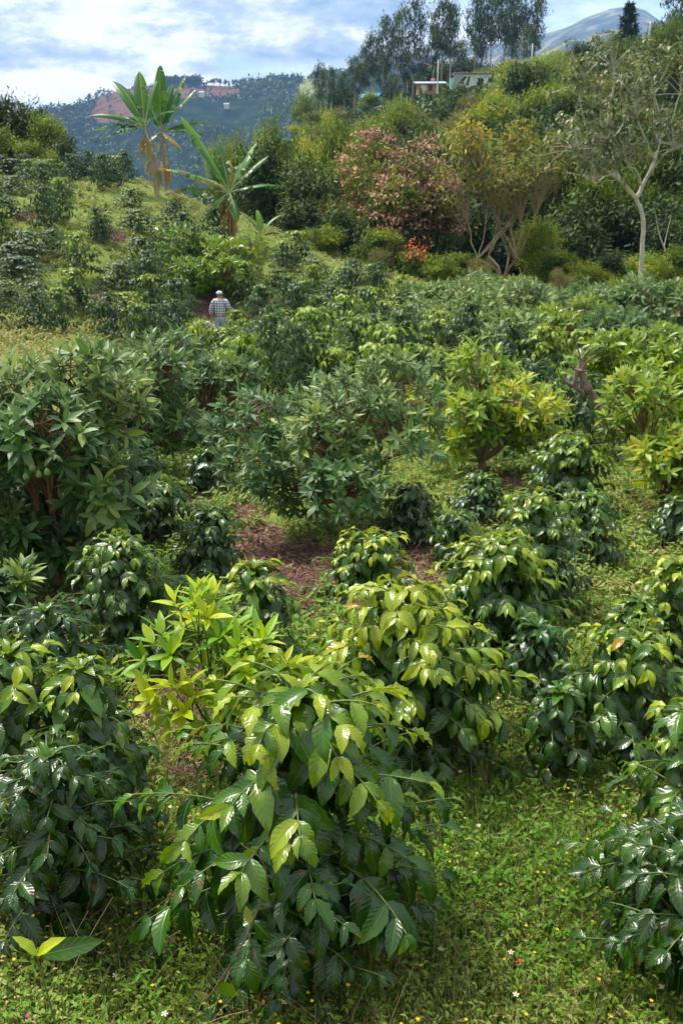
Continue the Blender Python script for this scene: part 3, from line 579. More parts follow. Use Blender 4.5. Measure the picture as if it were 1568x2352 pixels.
avo(455,800,13.5,120,'smaller avocado tree between the left and central avocado trees','avo',.15,seed=47,L=.17,W=.055,ntip=200,lobes=9,lobr=.42,tb=.42,tv=.12,trunk=.04)
avo(175,930,8.6,130,'low avocado boughs below the big left avocado tree','avo',.1,seed=57,L=.16,W=.052,ntip=170,lobes=8,lobr=.42,tb=.25,tv=.12,trunk=.03)
A9=avo(445,1345,4.3,185,'young lime-yellow avocado tree with a thin leaning trunk behind the foreground bush','avo_l',.22,bu=455,seed=48,L=.15,W=.043,ntip=44,nleaf=9,lobes=9,lobr=.36,trunk=.016,ns=6,nt=3,tb=.36,tv=.2,twr=.0035,squash=1.3,fork=.12,up=.7,hi=.35,bark='stem',spread=.9)
avo(480,520,36,125,'round green tree behind the man','avo_g',.12,seed=49,L=.3,W=.11,ntip=380,nleaf=7,lobes=15,lobr=.36,tb=.55,tv=.15,trunk=.07,ns=2)
avo(20,1265,5.6,85,'low avocado shoot with pointed leaves at the left edge','avo',.1,seed=50,L=.15,W=.04,ntip=40,nleaf=8,lobes=5,lobr=.4,trunk=.02,tb=.4,ns=5)
BL=[(1050,632,26,120,'avo_b',51,'blue-green avocado tree left of the right-hand grove'),(1215,655,27,110,'avo_b',52,'blue-green avocado tree at the middle of the grove'),(1390,650,28,120,'avo_b',53,'blue-green avocado tree below the pale forked tree'),
 (1535,640,27,115,'avo_b',54,'blue-green avocado tree at the right end of the grove'),(1150,712,22.5,110,'avo_b',55,'nearer avocado tree in front of the blue-green grove'),(1310,690,24,100,'avo_g',56,'pale green avocado tree inside the blue-green grove'),
 (1440,720,20,120,'avo_b',58,'avocado tree behind the broken stump, bluish'),(980,660,31,75,'avo_b',59,'small avocado tree at the grove\'s left end'),(1110,640,31,95,'avo_b',61,'avocado tree at the back of the grove below the many-stemmed tree')]
for (u,v,Y,hw,mt,sd,lb) in BL: avo(u,v,Y,hw,lb,mt,.1,seed=sd,L=.26,W=.09,ntip=300,nleaf=7,lobes=12,lobr=.4,tb=.55,tv=.15,trunk=.06,ns=2,bark='bark_t')
# fruit on the left avocado tree
mf=flat('avocado_skin',(.10,.15,.03),.45,8.)
def fruit(root,u,v,Y):
    g=Geo(); a=np.linspace(0,np.pi,9); rr=np.sin(a)*.022; zz=-np.cos(a)*.027+.003*np.cos(2*a); rr=rr*(1-.22*(zz>0)*zz/.027)
    p=np.stack([np.zeros(9),np.zeros(9),zz],-1); tubes(g,p,rr+1e-4,12); tubes(g,np.array([[0,0,.032],[.004,0,.07],[.0,0,.11]]),np.array([.002,.0015,.0015]),5)
    w=at(u,v,Y)-np.array(root.location); obj('fruit',g.mesh('fruit',mf),root,w)
for (u,v) in ((218*.5,1085),(180*.5,1090),(120*.5,1095),(150*.5,1075)): fruit(A5[0],u,v,6.25)
for (u,v) in ((852,1068),(575,1245-5)): fruit(A1[0],u,v,8.0)

# ================================================================== BACKGROUND TREES AND SHRUBS
PR={}
def proto_tree(key,mat,bark,cat='tree',name='broadleaf_tree',**k):
    root=thing(name,(0,0,-80),key,cat); h=k.pop('H',6.); R=k.pop('R',3.)
    gs,gl=tree(**dict(dict(H=h,R=R,base=.03,lobes=18,ntip=470,nleaf=11,L=.38,W=.18,trunk=.12,ns=1,whorl=False,tb=.5,tv=.16,lobr=.42,twig=.6,twr=.015,shell=.4,squash=.75),**k))
    add_parts(root,gs,gl,M[bark],M[mat]); PR.setdefault(key,[]).append([root,h,R,False])
    return root
for s in (0,1,2): proto_tree('dark green leafy tree','dark','bark',seed=60+s,L=.40,W=.20)
for s in (0,1,2): proto_tree('mid-green leafy tree','green','bark',seed=64+s)
for s in (0,1): proto_tree('yellow-green leafy shrub','lime','bark_t','shrub','hill_shrub',seed=68+s,L=.34,W=.15,twig=.4)
for s in (0,1): proto_tree('olive brown scrubby shrub','olive','bark_t','shrub','hill_shrub',seed=70+s,L=.24,W=.10,ntip=420,twig=1.)
for s in (0,1): proto_tree('dense low green shrub','green','bark','shrub','hill_shrub',seed=73+s,H=4.,R=3.,base=.02,L=.24,W=.12)
GH='trees and shrubs along the wooded slope'
def bg(key,u,v,Y,hw,i=0,hmax=14,label=None,dz=0):
    lst=PR[key]; e=lst[i%len(lst)]; b,h=top(u,v,Y); h=min(max(h,1.2),hmax); s=hw/F*Y/e[2]/.98; sc=(s,s,h/e[1]); rz=rng.uniform(0,6.28)
    if not e[3]:
        o=e[0]; o.location=[float(a) for a in b]; o.rotation_euler.z=rz; o.scale=sc; e[3]=True; o['group']=GH
    else: o=copy_thing(e[0],b,rz,sc,'',GH)
    if label: o['label']=label
    else: autolabel(o,key,u,v)
    return o
D,G_,Y_,O_,S_='dark green leafy tree','mid-green leafy tree','yellow-green leafy shrub','olive brown scrubby shrub','dense low green shrub'
EDGE=[(D,625,310,50,85),(D,705,375,48,75),(D,590,375,54,60),(D,805,470,45,65),(D,690,455,46,60),(G_,865,520,42,55),(D,925,470,48,70),(O_,760,440,46,50),
 (D,1045,430,50,90),(D,1290,440,49,90),(D,1385,440,50,80),(D,1530,430,48,90),(D,1215,470,49,80),(D,990,520,45,60),(D,1140,480,52,90),(D,1440,480,50,80),(D,1330,500,47,70),
 (Y_,1235,480,43,55),(Y_,1345,600,39,50),(Y_,1490,575,38,50),(G_,1060,590,41,50),(O_,1100,620,38,40),(G_,940,600,41,38),(G_,1275,570,41,50),(D,1410,570,41,60),(G_,1540,560,40,50),
 (S_,560,300,68,45),(Y_,510,290,72,40),(G_,640,262,75,50),(Y_,600,270,80,40),(O_,720,250,85,55),(G_,780,270,70,60),(Y_,700,300,66,50),(G_,840,260,75,60),(G_,900,250,90,60),
 (G_,560,360,58,45),(O_,960,235,100,40),(D,940,240,105,30),(O_,820,330,55,60),(G_,770,350,55,50),(D,880,240,120,30),(O_,790,235,130,35),(Y_,750,245,110,30),
 (O_,1030,250,90,55),(G_,1090,245,80,60),(Y_,1030,300,62,60),(G_,1180,215,85,70),(G_,1250,200,80,70),(Y_,1190,130,120,60),(Y_,1260,115,120,60),(G_,1130,208,105,50),(G_,1210,155,100,70),(O_,1330,110,110,60),
 (G_,1300,190,75,60),(O_,1390,140,85,70),(G_,1460,120,95,60),(D,1340,90,150,40),(G_,1400,68,150,40),(D,1545,50,120,60),(G_,1500,95,110,50),(Y_,1270,105,130,45),(O_,1300,105,140,35),
 (O_,1480,190,65,80),(G_,1540,150,75,60),(D,1540,330,52,70),(O_,1380,260,58,70),(G_,1300,300,55,60),(O_,1260,330,52,60),(G_,1080,330,54,60),(O_,980,330,55,60),(D,1180,380,50,70),(G_,1350,380,50,60),(G_,1480,320,52,60),
 (Y_,1110,105+45,190,22),(D,1070,125,205,50),(D,1150,135,195,45),(D,1000,140,215,40),(O_,1180,185,100,40),(D,905,190,190,35),(D,780,190,200,40),(G_,850,210,170,30),(G_,700,200,230,30),(D,960,170,215,40),(O_,740,210,210,25),
 (D,1570,250,60,60),(G_,1430,380,50,55),(D,1560,490,45,60),(G_,740,520,43,45),(O_,870,590,40,30),(Y_,1420,650,34,30),(G_,1010,610,39,40),(O_,1290,640,36,32)]
EDGE+=[(D,u_,270+((u_*7)%5)*18,53+(u_%3),78) for u_ in range(960,1640,66)]
for i,(k,u,v,Y,hw) in enumerate(EDGE): bg(k,u,v,Y,hw,i)
hr=np.random.default_rng(77)
for ri,Yr in enumerate((57,64,73,84,97,112,130,150)):
    u=560+hr.uniform(0,60)
    while u<1640:
        hw=hr.uniform(30,62)*(1.15-ri*.05); Y=Yr*hr.uniform(.96,1.04); px=(u-CU)/F*Y; zt=float(height(px,Y))+hr.uniform(2.2,5.)*(1 if Y<110 else .8)
        _,vt=uv_of(px,Y,zt)
        if not ((820<u<1190 and Y>100) or (u<640 and Y<70)): bg([D,D,G_,Y_,O_,D,D,G_,S_,Y_][hr.integers(0,10)],u,float(vt),Y,hw,hr.integers(0,6))
        u+=hw*hr.uniform(1.0,1.7)
# left skyline trees
for i,(k,u,v,Y,hw) in enumerate([(D,25,215,54,75),(G_,95,255,52,45),(D,130,300,50,40),(G_,10,290,50,50),(G_,70,320,49,40),(Y_,115,340,49,22),(D,-60,220,54,80)]): bg(k,u,v,Y,hw,i+1)

def special(name,u,vt,Y,hw,label,cat,mat,bark,bu=None,extra=None,**k):
    p=at(u,vt,Y); bx=p[0] if bu is None else (bu-CU)/F*Y; z=float(height(bx,p[1])); h=p[2]-z; R=hw/F*Y
    root=thing(name,(bx,p[1],z),label,cat); gs,gl=tree(H=h,R=R,**k); add_parts(root,gs,gl,M[bark],M[mat]); return root,h,R
# many-stemmed rusty tree
RT,hh,RR=special('broadleaf_tree',1135,250,42,150,'many-stemmed tan tree with thin rusty yellow crown before dark woods','tree','rust','bark_t',bu=1142,seed=80,base=.42,lobes=15,ntip=560,nleaf=8,L=.26,W=.12,trunk=.06,ns=1,whorl=False,tb=.40,tv=.17,lobr=.3,twig=1.,twr=.013,stems=4,fork=.14,limb_k=8,spread=.95)
# pinkish seed-head trees
def pinktree(u,vt,Y,hw,label,seed):
    root,h,R=special('broadleaf_tree',u,vt,Y,hw,label,'tree','olive' if seed%2 else 'green','bark_t',seed=seed,base=.1,lobes=12,ntip=420,nleaf=7,L=.26,W=.12,trunk=.08,ns=1,whorl=False,tb=.55,tv=.18,lobr=.38,twig=1,twr=.012)
    r=np.random.default_rng(seed); g=Geo(); n=90; c=nrm(r.normal(size=(n,3))*[1,1,.9]+[0,-.35,.35])*[R*.9,R*.9,h*.44]*r.uniform(.8,1.02,(n,1))+[0,0,h*.56]
    m=17; P=np.repeat(c,m,0)+r.normal(size=(n*m,3))*[.22,.22,.09]; D=r.normal(size=(n*m,3))
    leaves(g,P,D,np.array([0,0,1.])+r.normal(size=(n*m,3))*.4,r.uniform(.09,.17,n*m),.10,np.clip(.5+np.repeat(r.normal(size=n)*.2,m)+r.normal(size=n*m)*.15,0,1),1,3,.3,.2)
    obj('seed_heads',g.mesh('seed_heads',M['pink']),root)
pinktree(860,285,48,85,'shrubby tree topped with pinkish-brown seed heads right of the tattered banana plant',82)
pinktree(965,305,47,85,'pinkish seed-head tree left of the many-stemmed tree',83)
pinktree(905,400,45,80,'lower pinkish seed-head tree in front of the taller ones',84)
pinktree(1010,380,46,60,'slender pinkish seed-head tree touching the many-stemmed tree',85)
# small red-orange shrub
r_,_,_=special('hill_shrub',955,575,40,30,'small shrub with orange-red leaves at the forest edge','shrub','green','bark',seed=86,base=.02,lobes=6,ntip=100,nleaf=6,L=.18,W=.09,trunk=.04,ns=1,whorl=False,tb=.6,tv=.2,lobr=.45)
g=Geo(); P=rng.normal(size=(160,3))*[.25,.2,.25]+[0,-.3,1.1]; leaves(g,P,rng.normal(size=(160,3)),np.array([0,0,1.])+rng.normal(size=(160,3))*.4,.14,.07,1.,1,3,.3,.2); obj('orange_leaves',g.mesh('orange_leaves',flat('orange_leaf',(.45,.10,.02))),r_)
# pale forked tree at the right: hand-laid limbs
def forked():
    Y=36.; B=at(1478,565,Y); gz=float(height(B[0],B[1])); B=np.array([B[0],B[1],gz])
    root=thing('forked_tree',B,'pale grey forked tree with bare limbs and sparse leaf clusters at right','tree')
    def W(u,v,dy=0.): return at(u,v,Y+dy)-B
    g,gl=Geo(),Geo()
    def limb(pts,r0,r1,k=12): p=poly(np.array(pts),k); p=p+rng.normal(size=p.shape)*.012; tubes(g,p,np.linspace(r0,r1,k),7); return p
    K=W(1460,455)
    limb([[0,0,-.2],W(1476,520),K],.085,.07)
    a=limb([K,W(1425,415,-.3),W(1405,370,-.6),W(1385,310,-.8),W(1370,250,-1.)],.08,.018)
    b=limb([K,W(1480,415,.2),W(1505,355,.4),W(1520,290,.8),W(1500,220,1.)],.08,.018)
    L=[a,b,limb([a[3],W(1380,385,-1.2),W(1345,365,-1.8),W(1310,340,-2.)],.06,.012),limb([a[5],W(1370,350,.5),W(1330,330,.8),W(1290,320,1.)],.045,.01),
       limb([a[4],W(1400,330,1),W(1430,280,1.4),W(1420,200,1.6)],.05,.01),limb([b[3],W(1520,360,-1),W(1550,340,-1.5),W(1590,320,-1.8)],.05,.012),limb([b[5],W(1480,320,-.8),W(1460,260,-1.2),W(1450,190,-1.4)],.05,.01),
       limb([b[2],W(1460,390,-.9),W(1440,380,-1.2),W(1430,350,-1.5)],.04,.01),limb([a[7],W(1350,290,-1.),W(1330,230,-1.5),W(1340,180,-1.5)],.035,.008),limb([b[7],W(1540,280,1.4),W(1560,210,1.6),W(1570,160,1.7)],.04,.008),
       limb([a[2],W(1400,400,-.9),W(1370,420,-1.4),W(1350,410,-1.8)],.035,.01),limb([b[6],W(1500,260,1.8),W(1490,190,2.2),W(1480,150,2.4)],.04,.008),limb([a[8],W(1400,240,-.3),W(1410,180,-.2),W(1400,150,-.2)],.035,.008)]
    nodes=np.concatenate([l[7:] for l in L]); k=400; j=rng.integers(0,len(nodes),k); s=nodes[j]
    d=nrm(rng.normal(size=(k,3))+[0,0,1.3]); e=s+d*rng.uniform(.4,1.35,(k,1)); m_=(s+e)/2+[0,0,.1]
    tubes(g,bez(s,m_,e,4),np.linspace(.016,.006,4)[None],3)
    n=9; an=np.tile(np.arange(n)*2.4,k); x=nrm(np.cross(d,[.3,.2,1.])); y=np.cross(d,x); x=np.repeat(x,n,0);y=np.repeat(y,n,0)
    D=np.cos(an)[:,None]*x+np.sin(an)[:,None]*y+np.repeat(d,n,0)*.3-[0,0,.35]
    leaves(gl,np.repeat(e,n,0)+rng.normal(size=(k*n,3))*.05,D,[0,0,1.]+rng.normal(size=(k*n,3))*.2,rng.uniform(.15,.28,k*n),.11,np.clip(.55+np.repeat(rng.normal(size=k)*.16,n)+rng.normal(size=k*n)*.14,0,1),2,3,.6,.2)
    add_parts(root,g,gl,M['bark_g'],M['dusty'])
forked()
# thin bare trunks in the right wood
for (u0,v0,u1,v1,Y) in ((1560,640,1515,545,42),):
    b=at(u0,v0,Y); z=float(height(b[0],b[1])); o=np.array([b[0],b[1],z]); e=at(u1,v1,Y)-o; e2=at(u1-12,v1-60,Y)-o; e3=at(u1+25,v1-50,Y)-o
    root=thing('bare_sapling',o,'thin pale bare sapling leaning at the right edge of the woods','sapling'); g=Geo(); tubes(g,poly([[0,0,-.1],e*.5,e,e2],10),np.linspace(.05,.01,10),6); tubes(g,poly([e*.8,e3],5),np.linspace(.025,.008,5),5); obj('trunk',g.mesh('trunk',M['bark_g']),root)

# eucalyptus
def euc_proto(seed,n):
    H=18.; root=thing('eucalyptus_tree',(0,0,-90),'','tree','eucalyptus trees on the ridge'); r=np.random.default_rng(seed)
    lob=[]
    for i in range(n):
        z=-.55+1.5*(i+r.random()*.7)/n; q=(1-abs(z-.1)*.55)*r.uniform(.3,1); a=i*2.4+r.normal()*.4; lob.append([q*math.cos(a),q*math.sin(a),z])
    lob.append([0,0,.95])
    gs,gl=tree(seed,H,2.9,base=.32,ntip=20*n,nleaf=9,L=.7,W=.26,trunk=.20,trunk_pts=[[0,0,-.5],[.2*r.normal(),0,H*.3],[.25*r.normal(),.2*r.normal(),H*.6],[0,0,H*.93]],lobc=lob,lobr=.25,whorl=False,tb=.45,tv=.2,twig=.3,twr=.03,ns=1,droop=.9,squash=1.25,limb_k=5,shell=.35)
    # limbs rejoin the trunk: short boughs
    g2=Geo(); 
    for c in lob:
        c=np.array([c[0]*2.9,c[1]*2.9,c[2]*H*.34+H*.66]); st=np.array([0,0,max(H*.3,c[2]-1.8)]); tubes(g2,bez(st,(st+c)/2+[0,0,-.2],c,5),np.linspace(.09,.03,5),5)
    p=poly([[0,0,-.5],[.2*r.normal(),0,H*.3],[.2*r.normal(),.2*r.normal(),H*.6],[0,0,H*.97]],14); tubes(g2,p,np.linspace(.24,.06,14),7)
    add_parts(root,g2,gl,M['bark_g'] if seed%2 else M['bark_t'],M['euc']); return root
EP=[[euc_proto(201+i,11+i),False] for i in range(4)]
EU=[(735,150,185,20,2),(762,158,190,18,0),(815,135,195,24,1),(858,78,195,26,2),(888,45,195,28,3),(914,32,198,24,0),(953,3,200,34,1),(1000,60,204,20,2),(1018,5,198,36,3),(1038,14,200,26,0),(1096,-18,198,32,1),(1134,-30,200,34,2),
 (1166,-25,196,34,3),(1200,-28,198,34,0),(1235,-10,200,28,1),(1110,40,206,24,2),(1180,40,205,26,1),(835,112,200,22,3),(880,130,192,22,0),(935,120,194,22,2),(970,110,196,22,1),(790,168,190,18,3),(905,170,186,18,1),(1060,95,205,22,0),(1215,60,190,24,2),(1568,-40,120,40,3)]
nmE=['leftmost small','small second','slim pale-trunked','pointed-topped','tall','narrow','very tall','slender shaded','broad-crowned','tall twin','towering','towering central','towering thick','towering right','rightmost towering']
for i,(u,v,Y,hw,k) in enumerate(EU):
    b,h=top(u,v,Y); s=hw/F*Y/2.9*.86; sc=(s,s,h/18.); rz=rng.uniform(0,6.28); e=EP[k]
    if not e[1]: o=e[0]; o.location=[float(a) for a in b]; o.rotation_euler.z=rz; o.scale=sc; e[1]=True
    else: o=copy_thing(e[0],b,rz,sc,'')
    autolabel(o,['pale-trunked eucalyptus tree','brown-trunked eucalyptus tree','grey-trunked eucalyptus tree','tall dark eucalyptus tree'][k] if u<1500 else 'eucalyptus tree crown hanging in at the top right corner',u,v+80)

# conifer on the skyline
def conifer(u,vt,Y,hw,label):
    b,h=top(u,vt,Y); root=thing('conifer_tree',b,label,'conifer'); g,gl=Geo(),Geo(); tubes(g,np.array([[0,0,-.3],[0,0,h*.5],[0,0,h]]),np.array([.3,.15,.03]),7); R=hw/F*Y
    for i in range(70):
        t=(i+.5)/70; z=h*(.2+.8*t); a=i*2.4+rng.normal()*.3; l=R*(1.05-t)*rng.uniform(.6,1.2)+.15; d=np.array([math.cos(a),math.sin(a),.15]); p=bez([0,0,z],np.array([0,0,z])+d*l*.6,np.array([0,0,z-.1*l])+d*l,5); tubes(g,p,np.linspace(.05,.015,5),3)
        n=34; s=rng.uniform(.15,1,n); P=np.array([0,0,z])+d*l*s[:,None]-np.array([0,0,.1*l])*s[:,None]**2; leaves(gl,P,rng.normal(size=(n,3))*.7+d*.6,[0,0,1.]+rng.normal(size=(n,3))*.4,rng.uniform(.3,.7,n),.22,np.clip(.3+rng.normal(size=n)*.2,0,1),1,3,.3,.2)
    add_parts(root,g,gl,M['bark'],M['dark'])
conifer(1446,8,140,34,'dark pointed conifer on the skyline right of the distant peak')

# ================================================================== BANANAS
def banana(u,vb,Y,hgt,label,spec,dead=6,sr=.11,tint=.6,seed=0,tear=.3,lean=0.,stem='pseudo'):
    """spec: (azimuth deg, elevation deg, length, bend, tint)"""
    B=at(u,vb,Y); z=float(height(B[0],B[1])); B=np.array([B[0],B[1],z]); r=np.random.default_rng(seed)
    root=thing('banana_plant',B,label,'banana plant'); g,gl,gm,gd=Geo(),Geo(),Geo(),Geo()
    T=np.array([lean,0,hgt]); p=poly([[0,0,-.1],[lean*.35,0,hgt*.5],T],12); tubes(g,p,np.linspace(sr,sr*.5,12)*(1+.06*r.normal(size=12)),12)
    for (az,el,Ln,bd,tn) in spec:
        az=R_(az); el=R_(el); h=np.array([math.cos(az),math.sin(az),0.]); k=23; s=np.linspace(0,1,k)
        e=el-bd*s**1.4; st=(np.cos(e)[:,None]*h+np.sin(e)[:,None]*np.array([0,0,1.]))*Ln/(k-1); q=T+np.concatenate([[[0,0,0]],np.cumsum(st[:-1],0)])
        tubes(gm,q,np.linspace(.035,.006,k),5,.9)
        Tn=nrm(st); Sd=nrm(np.cross(Tn,np.array([0,0,1.])+h*.01)); Nn=np.cross(Sd,Tn)
        w=.28*Ln/2.2*np.clip(np.sin(np.pi*np.clip((s-.12)/.9,0,1)**.75),0,1)**.6; w[s<.14]=0
        # blade strips, some torn apart
        for sg in (-1,1):
            i0=3
            while i0<k-1:
                i1=min(k-1,i0+r.integers(2,8)) if r.random()<tear+.2 else k-1
                if r.random()<tear: i1=min(k-1,i0+r.integers(1,3))
                sag=r.uniform(.1,.45)+tear*r.uniform(0,1.0); ii=np.arange(i0,i1+1); m=len(ii)
                if m<2: break
                cols=[]
                sh=w[ii].copy(); sh[-1]*=(.8 if i1<k-1 else .1) 
                for c in (0,.35,.7,1.):
                    an=.6-sag*c*1.6; cols.append(q[ii]+sg*Sd[ii]*(sh*c*math.cos(an))[:,None]+Nn[ii]*(sh*c*math.sin(an)*.9)[:,None]+Tn[ii]*(sh*c*.25)[:,None])
                v=np.stack(cols,1); a=np.arange(m*4).reshape(m,4); f=np.stack([a[:-1,:-1],a[1:,:-1],a[1:,1:],a[:-1,1:]],-1).reshape(-1,4)
                if sg>0: f=f[:,::-1]
                uv=np.zeros((m,4,3)); uv[...,0]=s[ii][:,None]; uv[...,1]=np.array([0.12,.35,.7,1.])
                tt=np.clip(np.full((m,4),tn)+r.normal()*.05-(np.array([0,0,.05,.25])*tear*2)[None]*(r.random()<.6),0,1)
                gl.add(v,f,tt.ravel(),uv); i0=i1
    n=dead
    for i in range(n):
        a=r.uniform(0,6.28); zz=hgt*r.uniform(.4,.95); st=np.array([lean*zz/hgt+math.cos(a)*sr*.6,math.sin(a)*sr*.6,zz]); L=r.uniform(.5,1.2)
        leaves(gd,st[None],np.array([[math.cos(a)*.5,math.sin(a)*.5,-.6]]),np.array([[math.cos(a),math.sin(a),.4]]),L,r.uniform(.1,.25),r.uniform(0,.12),6,3,.8,.6,.1)
    obj('stem',g.mesh('stem',M[stem]),root); obj('leaf_blades',gl.mesh('leaf_blades',M['ban']),root); obj('midribs',gm.mesh('midribs',M['bstem']),root)
    if n: obj('dead_leaves',gd.mesh('dead_leaves',M['ban']),root)
    return root
banana(362,452,45.,2.75,'tall green banana plant with long arching leaves, left of its pair',
 [(105,68,2.6,.35,.8),(140,58,2.7,.6,.62),(180,28,2.4,.75,.6),(172,8,2.3,.5,.62),(196,-2,1.9,.6,.66),(30,45,1.6,.9,.9),(255,40,1.3,1.0,.7),(60,72,2.1,.4,.66),(150,38,1.7,1.2,.6)],dead=14,seed=1,lean=-.35,tear=.55)
banana(385,452,46.,2.6,'upright banana plant with steep dark leaves, right of its pair',
 [(80,84,2.7,.1,.8),(35,66,2.6,.25,.62),(15,55,2.4,.35,.6),(50,74,2.1,.3,.7),(5,22,2.2,.5,.62),(-10,10,2.1,.6,.6),(130,60,1.9,.6,.64),(-40,-20,1.5,.4,.1),(200,-30,1.3,.4,.05)],dead=14,seed=2,lean=-.12,tear=.55)
banana(530,522,40.,1.9,'tattered banana plant with torn yellowing leaves',
 [(165,62,3.3,.25,.98),(178,30,2.9,.55,.35),(185,12,2.5,.5,.30),(45,58,2.3,.3,.5),(20,48,2.1,.35,.62),(0,20,2.0,.55,.65),(215,-25,1.6,.7,.5),(-70,-30,1.5,.6,.62),(120,70,2.0,.3,.7),(95,60,1.7,.7,.12),(150,35,1.8,.9,.2)],dead=24,seed=3,lean=.0,tear=.8,sr=.15)
banana(600,525,40.5,.35,'small bright banana sucker beside the tattered plant',[(160,60,1.3,.7,.95),(30,55,1.3,.8,.9),(0,15,1.2,.8,.9),(110,70,1.1,.5,.95),(-30,20,1.2,.8,.85),(200,30,1.,.8,.9)],dead=0,seed=4,sr=.06,tear=.05,stem='bstem')
for i,(u,v,Y) in enumerate(((1475,118,95),(1510,100,100),(1545,112,92))):
    banana(u,v+16,Y,1.4,['hillside banana plant below the dark conifer','pale banana plant right of the first hillside one','hillside banana plant near the top right corner'][i],[(a*1.,45+8*(a%3),2.,.7,.9) for a in (10,70,130,190,250,310)],dead=1,seed=10+i,stem='bstem')

# ================================================================== BROKEN STUMP
def stump():
    Y=10.8; Bp=at(1385,945,Y); z=float(height(Bp[0],Bp[1])); B=np.array([Bp[0],Bp[1],z]); W=lambda u,v,d=0:at(u,v,Y+d)-B
    root=thing('tree_stump',B,'broken weathered grey stump with jagged bare limbs','stump'); g,g2=Geo(),Geo()
    def lb(gg,pts,r0,r1,k=10): p=poly(np.array(pts),k); rr=np.linspace(r0,r1,k)*(1+.14*rng.normal(size=k)); tubes(gg,p,rr,9); return p
    lb(g,[W(1392,985),W(1372,925),W(1345,885),W(1335,850)],.055,.035,14); lb(g,[W(1335,850),W(1338,838),W(1340,832)],.045,.008,5)
    for pts,r0 in (([W(1322,890),W(1320,865),W(1328,845),W(1332,825),W(1322,785)],.045),([W(1332,828),W(1345,812),W(1362,798)],.03),([W(1332,845),W(1348,830),W(1366,816)],.025),([W(1332,850),W(1318,848),W(1308,838)],.03),([W(1340,905),W(1318,888),W(1300,878),W(1288,862)],.045),([W(1330,825),W(1322,815)],.02)):
        lb(g2,pts,r0*.62,.007,8)
    obj('trunk',g.mesh('trunk',M['stump']),root); obj('limbs',g2.mesh('limbs',M['stump']),root)
stump()

# dry tendril and red flowers in front
def tendril():
    Y=2.45; B=ground(440,2345); b=np.array([B[0],B[1],float(height(B[0],B[1]))]); W=lambda u,v,d=0.:at(u,v,Y+d)-b
    root=thing('climbing_weed',b,'thin pinkish-brown climbing stalk curving in front of the foreground bush','weed'); g,gl=Geo(),Geo()
    tubes(g,poly([[0,0,0],W(480,2290),W(545,2190),W(588,2100),W(612,2030),W(600,1975),W(555,1940)],30),np.linspace(.0032,.0016,30),6,.4)
    tubes(g,poly([W(500,2255),W(540,2215),W(520,2190)],8),np.linspace(.002,.001,8),5,.4)
    obj('stalk',g.mesh('stalk',M['dry']),root)
    for P,D_,l_,w_,t_ in ((W(575,2120),(-.2,0,.9),.06,.03,.7),(W(500,2255),(.7,-.2,-.5),.085,.05,.4),(W(480,2290),(-.7,-.1,.3),.05,.03,.8),(W(530,2210),(.6,0,.5),.03,.02,.9)):
        gl=Geo(); leaves(gl,P[None],np.array([D_],float),np.array([[0,-1,.3]]),l_,w_,t_,6,3,.4,.3); obj('leaf',gl.mesh('leaf',M['weed']),root)

tendril()
for (u,v,lb,Y) in ((1191,2208,'red flower on a thin stalk in the weeds at lower right',2.75),(1152,2328,'red flower at the bottom edge of the weeds',2.5)):
    p=at(u,v,Y); z=float(height(p[0],p[1])); b=np.array([p[0],p[1],z]); root=thing('red_flower',b,lb,'flower','red flowers in the weeds'); g,gp=Geo(),Geo(); h=max(.05,p[2]-z)
    tubes(g,poly([[0,0,0],[.01,0,h*.5],[0,0,h]],6),np.linspace(.0016,.001,6),5,.4); n=9; a=np.arange(n)*2.4
    leaves(gp,np.repeat([[0,0,h]],n,0),np.stack([np.cos(a),np.sin(a),.2+.5*(np.arange(n)%2)],-1),np.array([[0,0,1.]]*n),.011,.008,.5,2,3,.3,.2); obj('stalk',g.mesh('stalk',M['stem']),root); obj('petals',gp.mesh('petals',M['red']),root)

